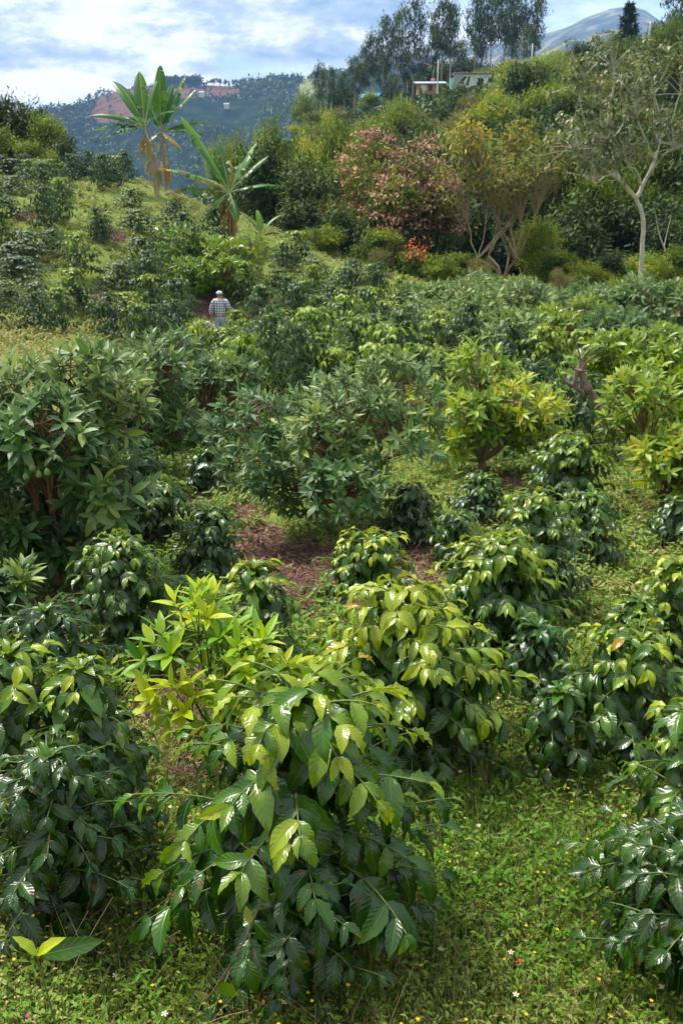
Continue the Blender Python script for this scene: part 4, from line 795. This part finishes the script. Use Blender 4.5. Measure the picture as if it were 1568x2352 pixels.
# ================================================================== MAN
def skinobj(name,verts,edges,radii,mat,parent,sub=1):
    me=bpy.data.meshes.new(name); me.from_pydata([tuple(v) for v in verts],edges,[]); me.materials.append(mat); o=obj(name,me,parent)
    o.modifiers.new('Skin','SKIN').use_smooth_shade=True; s=o.modifiers.new('Sub','SUBSURF'); s.levels=s.render_levels=sub
    for i,r in enumerate(radii):
        d=me.skin_vertices[0].data[i]; d.radius=(r if isinstance(r,tuple) else (r,r)); d.use_root=(i==0)
    return o
def man():
    Y=31.5; p=at(504,668,Y); z=p[2]-1.72; b=np.array([p[0],p[1],z]); print('man ground',float(height(p[0],p[1])),z)
    skin=flat('skin_tone',(.42,.20,.13),.55,20.,.08); jeans=flat('faded_denim',(.36,.42,.55),.85,14.,.15); cap=flat('grey_cap_cloth',(.50,.49,.53),.85,20.,.1)
    m,t,bs,o=newmat('checked_shirt_cloth'); tc=t.N.new('ShaderNodeTexCoord'); sx=t.N.new('ShaderNodeSeparateXYZ'); t.l(tc.outputs['Object'],sx.inputs[0])
    def ln(s,off=0.): return t.math('LESS_THAN',t.math('FRACT',t.math('MULTIPLY_ADD',s,1/.078,off)),.36)
    a,c=ln(t.math('ADD',sx.outputs[0],t.math('MULTIPLY',sx.outputs[1],.6))),ln(sx.outputs[2]); k=t.math('MULTIPLY',t.math('ADD',a,c),.5)
    rr=t.ramp(k,[(0,(.78,.77,.80)),(.5,(.27,.30,.40)),(1,(.04,.05,.10))]); rr.color_ramp.interpolation='CONSTANT'; rr.color_ramp.elements[1].position=.4; rr.color_ramp.elements[2].position=.9
    t.l(rr.outputs[0],bs.inputs['Base Color']); bs.inputs['Roughness'].default_value=.9
    root=thing('person',b,'man in a blue and white checked shirt, pale jeans and grey cap seen from behind','person',rz=R_(-8)); root.location.z=z
    # body (faces +y, away); continuous figure with hands
    V=[(0,0,.95),(0,0,1.1),(0,0,1.3),(0,.01,1.44),(-.005,.02,1.52),(-.01,.03,1.60),(-.01,.035,1.68)]; E=[(0,1),(1,2),(2,3),(3,4),(4,5),(5,6)]; Rr=[(.15,.11),(.15,.11),(.17,.12),(.10,.08),.055,.095,.075]
    def chain(st,pts,rs):
        k=st
        for q,r in zip(pts,rs): V.append(q); Rr.append(r); E.append((k,len(V)-1)); k=len(V)-1
        return k
    hL=chain(3,[(-.2,0,1.40),(-.275,.0,1.15),(-.315,.06,.90),(-.325,.09,.83)],[.06,.048,.03,.034])
    hR=chain(3,[(.2,0,1.40),(.285,.04,1.17),(.36,.25,1.08),(.37,.33,1.07)],[.06,.048,.03,.034])
    for h,s,d in ((hL,-1,(0,.02,-1)),(hR,1,(.1,1,-.1))):
        hp=np.array(V[h]); d=nrm(np.array(d,float)); sd=nrm(np.cross(d,[1,0,0]) if abs(d[0])<.9 else np.array([0,1,0]))
        for j,(off,ln_) in enumerate(((-.026,.065),(-.009,.078),(.009,.074),(.026,.058))):
            a=hp+d*.045+sd*off; chain(h,[tuple(a),tuple(a+d*ln_*.55+np.array([-s*.008,.0,0])),tuple(a+d*ln_+np.array([-s*.025,0,0]))],[.010,.009,.007])
        a=hp+sd*.03+d*.01; chain(h,[tuple(a),tuple(a+sd*.025+d*.03),tuple(a+sd*.028+d*.06)],[.012,.010,.008])
    for s in (-1,1): chain(0,[(s*.09,0,.85),(s*.11,.04*s,.48),(s*.11,-.02,.10),(s*.12,.12,.03)],[.085,.06,.045,.035])
    skinobj('body',V,E,Rr,skin,root,2)
    # head details: face features, ears
    g=Geo()
    for s in (-1,1): leaves(g,np.array([[s*.088-.01,.03,1.60]]),np.array([[s*.25,-.1,1.]]),np.array([[s*1.,-.3,0]]),.062,.04,.5,4,3,.3,.4)
    obj('ears',g.mesh('ears',skin),root)
    g=Geo(); tubes(g,np.array([[-.01,.12,1.63],[-.01,.148,1.595],[-.01,.13,1.575]]),np.array([.008,.016,.008]),7); tubes(g,np.array([[-.04,.122,1.548],[-.01,.132,1.548],[.02,.122,1.548]]),np.array([.004,.007,.004]),6)
    for s in (-1,1): tubes(g,np.array([[-.01+s*.022,.118,1.635],[-.01+s*.034,.122,1.635],[-.01+s*.046,.113,1.635]]),np.array([.003,.008,.003]),6)
    obj('face',g.mesh('face',skin),root)
    V=[(0,0,.90),(0,0,1.12),(0,0,1.3),(0,.01,1.42),(0,.015,1.47),(-.2,0,1.40),(-.285,0,1.16),(-.315,.045,.97),(.2,0,1.40),(.295,.03,1.17),(.35,.19,1.10)]
    skinobj('checked_shirt',V,[(0,1),(1,2),(2,3),(3,4),(3,5),(5,6),(6,7),(3,8),(8,9),(9,10)],[(.19,.135),(.18,.13),(.20,.14),(.13,.10),(.07,.07),.085,.075,.06,.085,.075,.062],m,root,2)
    V=[(0,0,.97),(0,0,.90)]; E=[(0,1)]; rr=[(.172,.12),(.165,.125)]
    for s in (-1,1):
        k=1
        for q,r in (((s*.095,0,.80),.10),((s*.115,.04*s,.48),.078),((s*.115,-.02,.12),.066)): V.append(q); rr.append(r); E.append((k,len(V)-1)); k=len(V)-1
    skinobj('jeans',V,E,rr,jeans,root,2)
    g=Geo(); a=np.linspace(0,np.pi/2,8); p=np.stack([np.full(8,-.01),np.full(8,.03),1.635+np.sin(a)*.085],-1); tubes(g,p,np.cos(a)*.104+.001,20)
    leaves(g,np.array([[-.01,.11,1.645]]),np.array([[0,1,-.12]]),np.array([[0,.1,1.]]),.09,.17,.5,6,5,.3,-.2,shape=.6)
    obj('cap',g.mesh('cap',cap),root)
    g=Geo(); tubes(g,np.array([[-.01,.02,1.635],[-.01,.02,1.60],[-.01,.024,1.57]]),np.array([.098,.094,.07]),16); obj('hair',g.mesh('hair',flat('grey_hair',(.22,.18,.16),.8,60.)),root)
    # sack beside him
    q=at(470,742,30.8); s=thing('sack',(q[0],q[1],q[2]-.18),'pale lilac sack on the ground left of the man','sack'); g=Geo(); k=10
    pts=poly([[-.3,0,.14],[-.12,0,.12],[.1,0,.10],[.3,0,.03]],k); rad=np.sin(np.linspace(.25,2.9,k))**.5*.13*(1+.1*rng.normal(size=k)); tubes(g,pts,rad,12); obj('sack_body',g.mesh('sack_body',flat('sack_cloth',(.55,.52,.60),.8,9.,.12)),s)
    g=Geo(); tubes(g,np.array([[-.36,0,.17],[-.33,0,.155],[-.30,0,.145]]),np.array([.05,.02,.045]),9); obj('tied_mouth',g.mesh('tied_mouth',flat('sack_tie',(.45,.42,.5))),s)
man()

# ================================================================== BUILDINGS AND POLES
def box(g,x0,x1,y0,y1,z0,z1):
    v=[(x0,y0,z0),(x1,y0,z0),(x1,y1,z0),(x0,y1,z0),(x0,y0,z1),(x1,y0,z1),(x1,y1,z1),(x0,y1,z1)]
    g.add(np.array(v),[[0,3,2,1],[4,5,6,7],[0,1,5,4],[1,2,6,5],[2,3,7,6],[3,0,4,7]],.5)
def sm(name,g,mat,par): return obj(name,g.mesh(name,mat,False),par)
def roofm(name,c):
    m,t,b,o=newmat(name); tc=t.N.new('ShaderNodeTexCoord'); w=t.n('ShaderNodeTexWave',Scale=4.); t.l(tc.outputs['Object'],w.inputs['Vector']); bp=t.n('ShaderNodeBump',Strength=.6,Distance=.05); t.l(w.outputs['Fac'],bp.inputs['Height']); t.l(bp.outputs[0],b.inputs['Normal'])
    nz=t.n('ShaderNodeTexNoise',Scale=1.2,Detail=6.); t.l(tc.outputs['Object'],nz.inputs['Vector']); t.l(t.ramp(nz.outputs['Fac'],[(.35,tuple(x*.7 for x in c)),(.65,c)]).outputs[0],b.inputs['Base Color']); b.inputs['Roughness'].default_value=.5; return m
wht=flat('whitewash',(.5,.5,.52),.8,1.,.12); brk=flat('opening_shade',(.03,.025,.025)); zinc=roofm('zinc_roof',(.42,.36,.36)); pale=roofm('pale_blue_roof',(.50,.62,.72)); blue=roofm('blue_roof_sheet',(.04,.30,.62)); teal=flat('teal_panel',(.25,.50,.48)); brick=flat('brick_wall',(.30,.15,.11),.9,6.,.3); woodm=barkmat('grey_boards',(.2,.19,.2),(.42,.40,.40),4)  # brk: near-black slabs on the walls, painted shade inside doorways and windows
def base_at(u,v,Y): p=at(u,v,Y); return np.array([p[0],p[1],p[2]])
b=base_at(1088,192,185.); k=185/F
rt=thing('shed',b,'long white shed with rusty zinc roof below the eucalyptus trees','shed',rz=R_(-4),sc=(1,1,.72))
g=Geo(); box(g,-1.8,4.0,0,4,-1.5,2.0); w_=sm('white_wall',g,wht,rt)
g=Geo(); box(g,-3.4,-1.8,-.1,4,-1.5,2.15); box(g,-2.6,-2.5,-.16,-.1,-1.4,2.1); sm('board_wall',g,woodm,rt)
g=Geo(); box(g,-4.0,-3.4,.1,3.5,-1.5,1.3); sm('teal_panel',g,teal,rt)
g=Geo(); box(g,-3.7,4.4,-.5,4.4,2.2,2.34); box(g,-3.6,-1.0,-.7,2,2.36,2.46); sm('roof',g,zinc,rt)
g=Geo(); box(g,.6,1.5,-.03,-.003,-.9,1.2); sm('doorway',g,brk,rt)
g=Geo(); box(g,2.4,3.3,-.03,-.003,.3,1.2); sm('window',g,brk,rt)
b=base_at(988,203,180.); rt=thing('low_shed',b,'low brick shed with pale blue roof left of the white shed','shed',rz=R_(3),sc=(1,1,.62))
g=Geo(); box(g,-2.,2.2,0,3,-1.5,1.1); sm('brick_wall',g,brick,rt); g=Geo(); box(g,-.3,.3,-.03,-.003,-.6,.85); box(g,1.,1.5,-.03,-.003,.1,.7); sm('doorway',g,brk,rt); g=Geo(); box(g,-1.6,-.7,-.03,-.003,-.4,.9); sm('white_panel',g,wht,rt)
g=Geo(); g.add(np.array([(-2.5,-.6,1.12),(2.8,-.6,1.2),(2.8,3.4,1.9),(-2.5,3.4,1.8),(-2.5,-.6,1.27),(2.8,-.6,1.35),(2.8,3.4,2.05),(-2.5,3.4,1.95)]),[[0,3,2,1],[4,5,6,7],[0,1,5,4],[1,2,6,5],[2,3,7,6],[3,0,4,7]],.5); sm('roof',g,pale,rt)
g=Geo(); a=np.linspace(0,np.pi,7); tubes(g,np.stack([np.full(7,.6),np.full(7,1.5),1.9-np.cos(a)*.35+.35],-1),np.sin(a)**.4*.4+.001,10); sm('water_tank',g,flat('red_tank',(.5,.15,.12)),rt)
b=base_at(848,232,175.); rt=thing('blue_roofed_hut',b,'small hut with a bright blue roof among the lower eucalyptus trees','hut',rz=R_(-10),sc=(.8,.8,.7))
g=Geo(); box(g,-1.3,1.3,0,2.5,-1,.75); sm('wall',g,brick,rt); g=Geo(); box(g,-.3,.25,-.03,-.003,-.5,.6); sm('doorway',g,brk,rt); g=Geo(); g.add(np.array([(-1.9,-.5,.7),(1.9,-.5,.85),(1.9,2.8,1.75),(-1.9,2.8,1.6),(-1.9,-.5,.82),(1.9,-.5,.97),(1.9,2.8,1.87),(-1.9,2.8,1.72)]),[[0,3,2,1],[4,5,6,7],[0,1,5,4],[1,2,6,5],[2,3,7,6],[3,0,4,7]],.5); sm('roof',g,blue,rt)
for (u,v0,v1,Y,lb) in ((1218,100,175,150,'white pole rising from the hilltop shrubs below the rightmost eucalyptus'),(1485,48,130,110,'white pole at the right beneath the conifer'),(1004,138,200,178,'white pole beside the low shed')):
    p=at(u,v0,Y); q=at(u,v1,Y); rt=thing('utility_pole',q,lb,'pole','white poles'); g=Geo(); hh_=p[2]-q[2]; tubes(g,np.array([[0,0,-1],[0,0,hh_*.5],[0,0,hh_],[0,0,hh_+.01]]),np.array([.13,.11,.09,.001]),8); obj('pole_shaft',g.mesh('pole_shaft',wht),rt)
    g=Geo(); box(g,-.55,.55,-.05,.05,hh_*.9,hh_*.9+.1); sm('crossarm',g,woodm,rt)

# ================================================================== SLOPE SCRUB (stuff), FAR MOUNTAINS
def scrub():
    g=Geo(); n=5200; y=np.exp(rng.uniform(math.log(60),math.log(150),n)); x=rng.uniform(-.42,.42,n)*y
    ok=(y>66); ok&=~((x<-2)&(y<60)&(y>0)&(x<-6)); x,y=x[ok],y[ok]; n=len(x); z=height(x,y)
    m=16; s=np.clip(y/85,.6,1.8)*rng.uniform(.5,1.3,n); c=np.stack([x,y,z],-1)
    P=np.repeat(c,m,0)+rng.normal(size=(n*m,3))*np.repeat(s,m)[:,None]*[.5,.5,.35]+np.stack([np.zeros(n*m),np.zeros(n*m),np.repeat(s,m)*.25],-1)
    leaves(g,P,rng.normal(size=(n*m,3)),[0,0,1.]+rng.normal(size=(n*m,3))*.5,np.repeat(s,m)*.55,np.repeat(s,m)*.3,np.clip(.45+np.repeat(rng.normal(size=n)*.22,m)+rng.normal(size=n*m)*.12,0,1),1,3,.3,.2)
    tag(obj('hillside_scrub',g.mesh('hillside_scrub',M['dark'])),'mixed green scrub covering the slope below the sheds','scrub',kind='stuff')
scrub()
BZ=[(305,228,68,34),(290,250,60,22),(420,206,100,20),(500,208,66,17),(265,236,50,26),(240,262,40,22),(345,215,60,20)]
PZ=[(712,205,30,30)]
def zone_of(u,v,Z): 
    b=np.full_like(u,-9.)
    for (cu,cv,wu,hv) in Z: b=np.maximum(b,1-((u-cu)/wu)**2-((v-cv)/hv)**2)
    return b
def ridge(name,sky,Yt,Yb,zb,mat,nu=420,nv=130,rough=1.,back=1.35,u0=-700,u1=2300):
    us=np.linspace(u0,u1,nu); vs=np.interp(us,[s[0] for s in sky],[s[1] for s in sky]); g=Geo()
    tt=np.linspace(0,1,nv); zt=np.array([at(u,v,Yt)[2] for u,v in zip(us,vs)])
    U,T=np.meshgrid(us,tt); Yg=Yb+(Yt-Yb)*T; X=(U-CU)/F*Yg; Z=zb+(zt[None]-zb)*T**1.15
    nz=noise2(X,Yg,.012/ (Yt/1400),31)*.6+noise2(X,Yg,.03/(Yt/1400),32)*.3+noise2(X,Yg,.07/(Yt/1400),33)*.15
    Z=Z+nz*26*rough*(Yt/1400)*np.sin(np.pi*np.clip(T,0,1))**.8
    # far side
    Yk=np.array([Yt*1.04,Yt*back]); 
    Xb=(us-CU)/F*Yk[0]; Zb=zt-(.03*Yt); Xc=(us-CU)/F*Yk[1]
    Xa=np.concatenate([X,[Xb],[Xc]]); Ya=np.concatenate([Yg,[np.full(nu,Yk[0])],[np.full(nu,Yk[1])]]); Za=np.concatenate([Z,[Zb],[np.full(nu,zb)]])
    v=np.stack([Xa,Ya,Za],-1); a=np.arange(v.shape[0]*nu).reshape(-1,nu); q=np.stack([a[:-1,:-1],a[:-1,1:],a[1:,1:],a[1:,:-1]],-1).reshape(-1,4)
    uu,vv=uv_of(v[...,0],v[...,1],v[...,2]); jit=.35*noise2(v[...,0],v[...,1]*.5,.03,71)
    tz=np.clip(zone_of(uu,vv,BZ)+jit*.6+.25,0,1)*(zone_of(uu,vv,BZ)>-.6)+2*(zone_of(uu,vv,PZ)+jit*.3>0)
    g.add(v,q,(tz*(name=='mountain')).ravel()); o=obj(name,g.mesh(name,mat)); tag(o,kind='structure'); return (us,Yg,Z,X)
m,t,b_,o_=newmat('mountain_slope'); tc=t.N.new('ShaderNodeTexCoord')
n1=t.n('ShaderNodeTexNoise',Scale=.05,Detail=8.,Roughness=.7); t.l(tc.outputs['Object'],n1.inputs['Vector'])
gr=t.ramp(n1.outputs['Fac'],[(.3,(.006,.016,.012)),(.5,(.015,.032,.018)),(.7,(.05,.065,.03))])
sl=t.ramp(n1.outputs['Fac'],[(.3,(.07,.035,.03)),(.52,(.15,.082,.062)),(.7,(.06,.055,.03))])
pa=t.ramp(n1.outputs['Fac'],[(.3,(.12,.17,.05)),(.7,(.24,.27,.09))])
sxyz=t.N.new('ShaderNodeSeparateXYZ'); t.l(tc.outputs['Object'],sxyz.inputs[0])
zone=t.n('ShaderNodeAttribute',attribute_name='tint')
k=t.ramp(zone.outputs['Fac'],[(.3,(0,0,0)),(.5,(1,1,1))]); k2=t.ramp(zone.outputs['Fac'],[(1.0,(0,0,0)),(1.0,(0,0,0))])
mx=t.N.new('ShaderNodeMix'); mx.data_type='RGBA'; t.l(k.outputs[0],mx.inputs[0]); t.l(gr.outputs[0],mx.inputs[6]); t.l(sl.outputs[0],mx.inputs[7])
mx2=t.N.new('ShaderNodeMix'); mx2.data_type='RGBA'; t.l(t.math('GREATER_THAN',zone.outputs['Fac'],1.5),mx2.inputs[0]); t.l(mx.outputs[2],mx2.inputs[6]); t.l(pa.outputs[0],mx2.inputs[7]); t.l(mx2.outputs[2],b_.inputs['Base Color']); b_.inputs['Roughness'].default_value=1; b_.inputs['Specular IOR Level'].default_value=0
SKY1=[(-700,330),(-100,300),(60,285),(130,265),(180,249),(215,250),(225,256),(250,240),(262,225),(300,212),(330,204),(380,197),(465,194),(550,198),(600,186),(650,180),(690,184),(740,172),(800,165),(860,160),(1000,150),(2300,150)]
us,Yg,Z,X=ridge('mountain',SKY1,1400.,430.,-95.,m)
# far forest on mountain
def farforest():
    g=Geo(); r=np.random.default_rng(5); n=23000; i=np.clip(((1-r.random(n)**1.5*.98)*129).astype(int),0,129); j=r.integers(0,420,n)
    du=r.uniform(-.5,.5,n)*(X[0,1]-X[0,0]); x=X[i,j]+r.normal(size=n)*7; y=Yg[i,j]+r.normal(size=n)*6; z=Z[i,j]
    uu=x/y*F+CU; keep=(uu>-60)&(uu<1000)
    # bare zones
    uu,vv=uv_of(x,y,z); bz=(zone_of(uu,vv,BZ)+.21*noise2(x,y*.5,.03,71)>.05)|(zone_of(uu,vv,PZ)>0)
    keep&=~(bz&(r.random(n)<.93)); keep&=noise2(x,y,.02,44)>-.75
    x,y,z=x[keep],y[keep],z[keep]; n=len(x); s=r.uniform(3.,6.,n)*y/1300; mm=11
    c=np.stack([x,y,z+s*.5],-1); P=np.repeat(c,mm,0)+r.normal(size=(n*mm,3))*np.repeat(s,mm)[:,None]*.36
    leaves(g,P,r.normal(size=(n*mm,3)),np.array([0,-.2,1.])+r.normal(size=(n*mm,3))*.55,np.repeat(s,mm)*.8,np.repeat(s,mm)*.5,np.clip(.45+.2*np.repeat(noise2(x,y,.015,8),mm)+np.repeat(r.normal(size=n)*.15,mm)+r.normal(size=n*mm)*.1,0,1),1,3,.3,.2)
    # plantation rows on the crest: upright trees
    def crest(u0,u1,vb0,vb1,h,dn,tr):
        n=dn; u=np.sort(r.uniform(u0,u1,n)); 
        for uu_,q in zip(u,range(n)):
            vb=np.interp(uu_,[u0,u1],[vb0,vb1]); Yq=1395-r.uniform(0,25); p=at(uu_,vb,Yq); hh=h*r.uniform(.75,1.15)/F*1400
            k=26; zz=r.uniform(tr,1,k)*hh; w=.26*hh*(1.15-zz/hh)+.5; P=p+np.stack([r.normal(size=k)*w*.35,r.normal(size=k)*w*.35,zz],-1)
            leaves(g,P,r.normal(size=(k,3))+[0,0,.4],r.normal(size=(k,3)),hh*.24,hh*.13,np.clip(.25+r.normal(size=k)*.12,0,1),1,3,.3,.2)
            leaves(g,p[None],np.array([[0,0,1.]]),np.array([[0,-1.,0]]),hh*.9,hh*.06,.1,1,3,0,0)
    crest(382,464,198,196,17,110,.1); crest(140,216,264,250,11,60,.15); crest(256,380,231,200,10,60,.1); crest(480,555,198,200,13,26,.55); crest(555,700,198,184,8,70,.1); crest(636,700,184,186,12,16,.2); crest(700,860,182,160,8,40,.2)
    tag(obj('far_forest',g.mesh('far_forest',M['dark'])),'dark forest covering the far mountain','forest',kind='stuff')
farforest()
# far scattered houses on mountain
for (u,v,lb) in ((463,216,'tiny white house on the far slope under the bare ridge'),(520,243,'tiny pale farm house lower on the far slope')):
    p=at(u,v,1180.); rt=thing('farm_house',p,lb,'house'); g=Geo(); box(g,-2.6,2.6,0,4,-3,1.8); sm('wall',g,wht,rt); g=Geo(); g.add(np.array([(-3,-.4,1.82),(3,-.4,1.82),(3,4.4,1.82),(-3,4.4,1.82),(-3,2,3.),(3,2,3.)]),[[0,1,5,4],[2,3,4,5],[0,4,3,0],[1,2,5,1]],.5)
    g.f[-1]=np.array([[0,1,5,4],[2,3,4,5],[0,3,2,1]]); sm('roof',g,zinc,rt)
m2,t,b_,o_=newmat('distant_peak_slope'); tc=t.N.new('ShaderNodeTexCoord'); n1=t.n('ShaderNodeTexNoise',Scale=.012,Detail=10.,Roughness=.65); t.l(tc.outputs['Object'],n1.inputs['Vector'])
t.l(t.ramp(n1.outputs['Fac'],[(.38,(.012,.03,.02)),(.5,(.05,.07,.04)),(.6,(.25,.22,.13))]).outputs[0],b_.inputs['Base Color']); b_.inputs['Roughness'].default_value=1
ridge('distant_peak',[(-700,290),(600,240),(760,175),(900,140),(1050,110),(1180,85),(1250,64),(1290,40),(1340,19),(1380,14),(1412,24),(1440,46),(1480,60),(1560,62),(1800,90),(2300,160)],3600.,1700.,-60.,m2,200,80,1.6,1.2)

# ================================================================== HAZE, SKY, SUN, CAMERA
SUN_EL,SUN_AZ=60,-48   # azimuth from +y toward +x
hz=bpy.data.meshes.new('haze'); x,y0,y1,z0,z1=2600,-60,4500,-120,520
hz.from_pydata([(-x,y0,z0),(x,y0,z0),(x,y1,z0),(-x,y1,z0),(-x,y0,z1),(x,y0,z1),(x,y1,z1),(-x,y1,z1)],[],[(0,3,2,1),(4,5,6,7),(0,1,5,4),(1,2,6,5),(2,3,7,6),(3,0,4,7)])
mh=bpy.data.materials.new('haze_air'); mh.use_nodes=True; nt=mh.node_tree; nt.nodes.clear(); oo=nt.nodes.new('ShaderNodeOutputMaterial'); pv=nt.nodes.new('ShaderNodeVolumePrincipled'); pv.inputs['Color'].default_value=(.32,.55,1,1); pv.inputs['Density'].default_value=.00017; pv.inputs['Anisotropy'].default_value=0.1
nt.links.new(pv.outputs[0],oo.inputs['Volume']); hz.materials.append(mh); tag(obj('haze',hz),'pale blue haze over the valley','haze',kind='stuff')

w=bpy.data.worlds.new('World'); SC.world=w; w.use_nodes=True; t=NT(w); bgn=t.N['Background']
sky=t.n('ShaderNodeTexSky',sky_type='NISHITA'); sky.sun_disc=False; sky.sun_elevation=R_(SUN_EL); sky.sun_rotation=R_(SUN_AZ); sky.altitude=1500
tc=t.N.new('ShaderNodeTexCoord'); mp=t.N.new('ShaderNodeMapping'); mp.inputs['Scale'].default_value=(1,1,2.6); mp.inputs['Location'].default_value=(.35,.1,.22); t.l(tc.outputs['Generated'],mp.inputs[0])
n1=t.n('ShaderNodeTexNoise',Scale=4.2,Detail=9.,Roughness=.52,Distortion=.25); t.l(mp.outputs[0],n1.inputs['Vector'])
n2=t.n('ShaderNodeTexNoise',Scale=8.,Detail=9.,Roughness=.63); t.l(mp.outputs[0],n2.inputs['Vector'])
cov=t.ramp(n1.outputs['Fac'],[(.36,(0,0,0)),(.52,(1,1,1))])
shade=t.ramp(n2.outputs['Fac'],[(.36,(1.5,2.15,2.75)),(.46,(3.2,3.6,3.95)),(.55,(6.6,6.5,6.3))])
for e in shade.color_ramp.elements: pass
mx=t.N.new('ShaderNodeMix'); mx.data_type='RGBA'; t.l(cov.outputs[0],mx.inputs[0]); t.l(sky.outputs[0],mx.inputs[6]); t.l(shade.outputs[0],mx.inputs[7]); t.l(mx.outputs[2],bgn.inputs[0]); bgn.inputs[1].default_value=.1
L=bpy.data.lights.new('sun','SUN'); L.energy=2.9; L.angle=R_(14); L.color=(1,.94,.84); so=obj('sun',L)
d=Vector((math.sin(R_(SUN_AZ))*math.cos(R_(SUN_EL)),math.cos(R_(SUN_AZ))*math.cos(R_(SUN_EL)),math.sin(R_(SUN_EL)))); so.rotation_euler=d.to_track_quat('Z','Y').to_euler()
c=bpy.data.cameras.new('camera'); c.sensor_fit='VERTICAL'; c.sensor_height=36; c.sensor_width=24; c.lens=35.0; c.clip_end=9000; c.clip_start=.05; c.dof.use_dof=True; c.dof.focus_distance=3.6; c.dof.aperture_fstop=9
co=obj('camera',c); co.rotation_euler=(R_(90)-PITCH,0,0); SC.camera=co
flush_labels()
SC.view_settings.view_transform='Standard'; SC.view_settings.look='None'; SC.view_settings.exposure=1.38
SC.render.engine='CYCLES'; cy=SC.cycles; cy.max_bounces=6; cy.diffuse_bounces=3; cy.glossy_bounces=2; cy.transmission_bounces=3; cy.volume_bounces=0; cy.transparent_max_bounces=4; cy.use_denoising=True
print('TOTAL faces',sum(len(m.polygons) for m in bpy.data.meshes),'objects',len(bpy.data.objects))
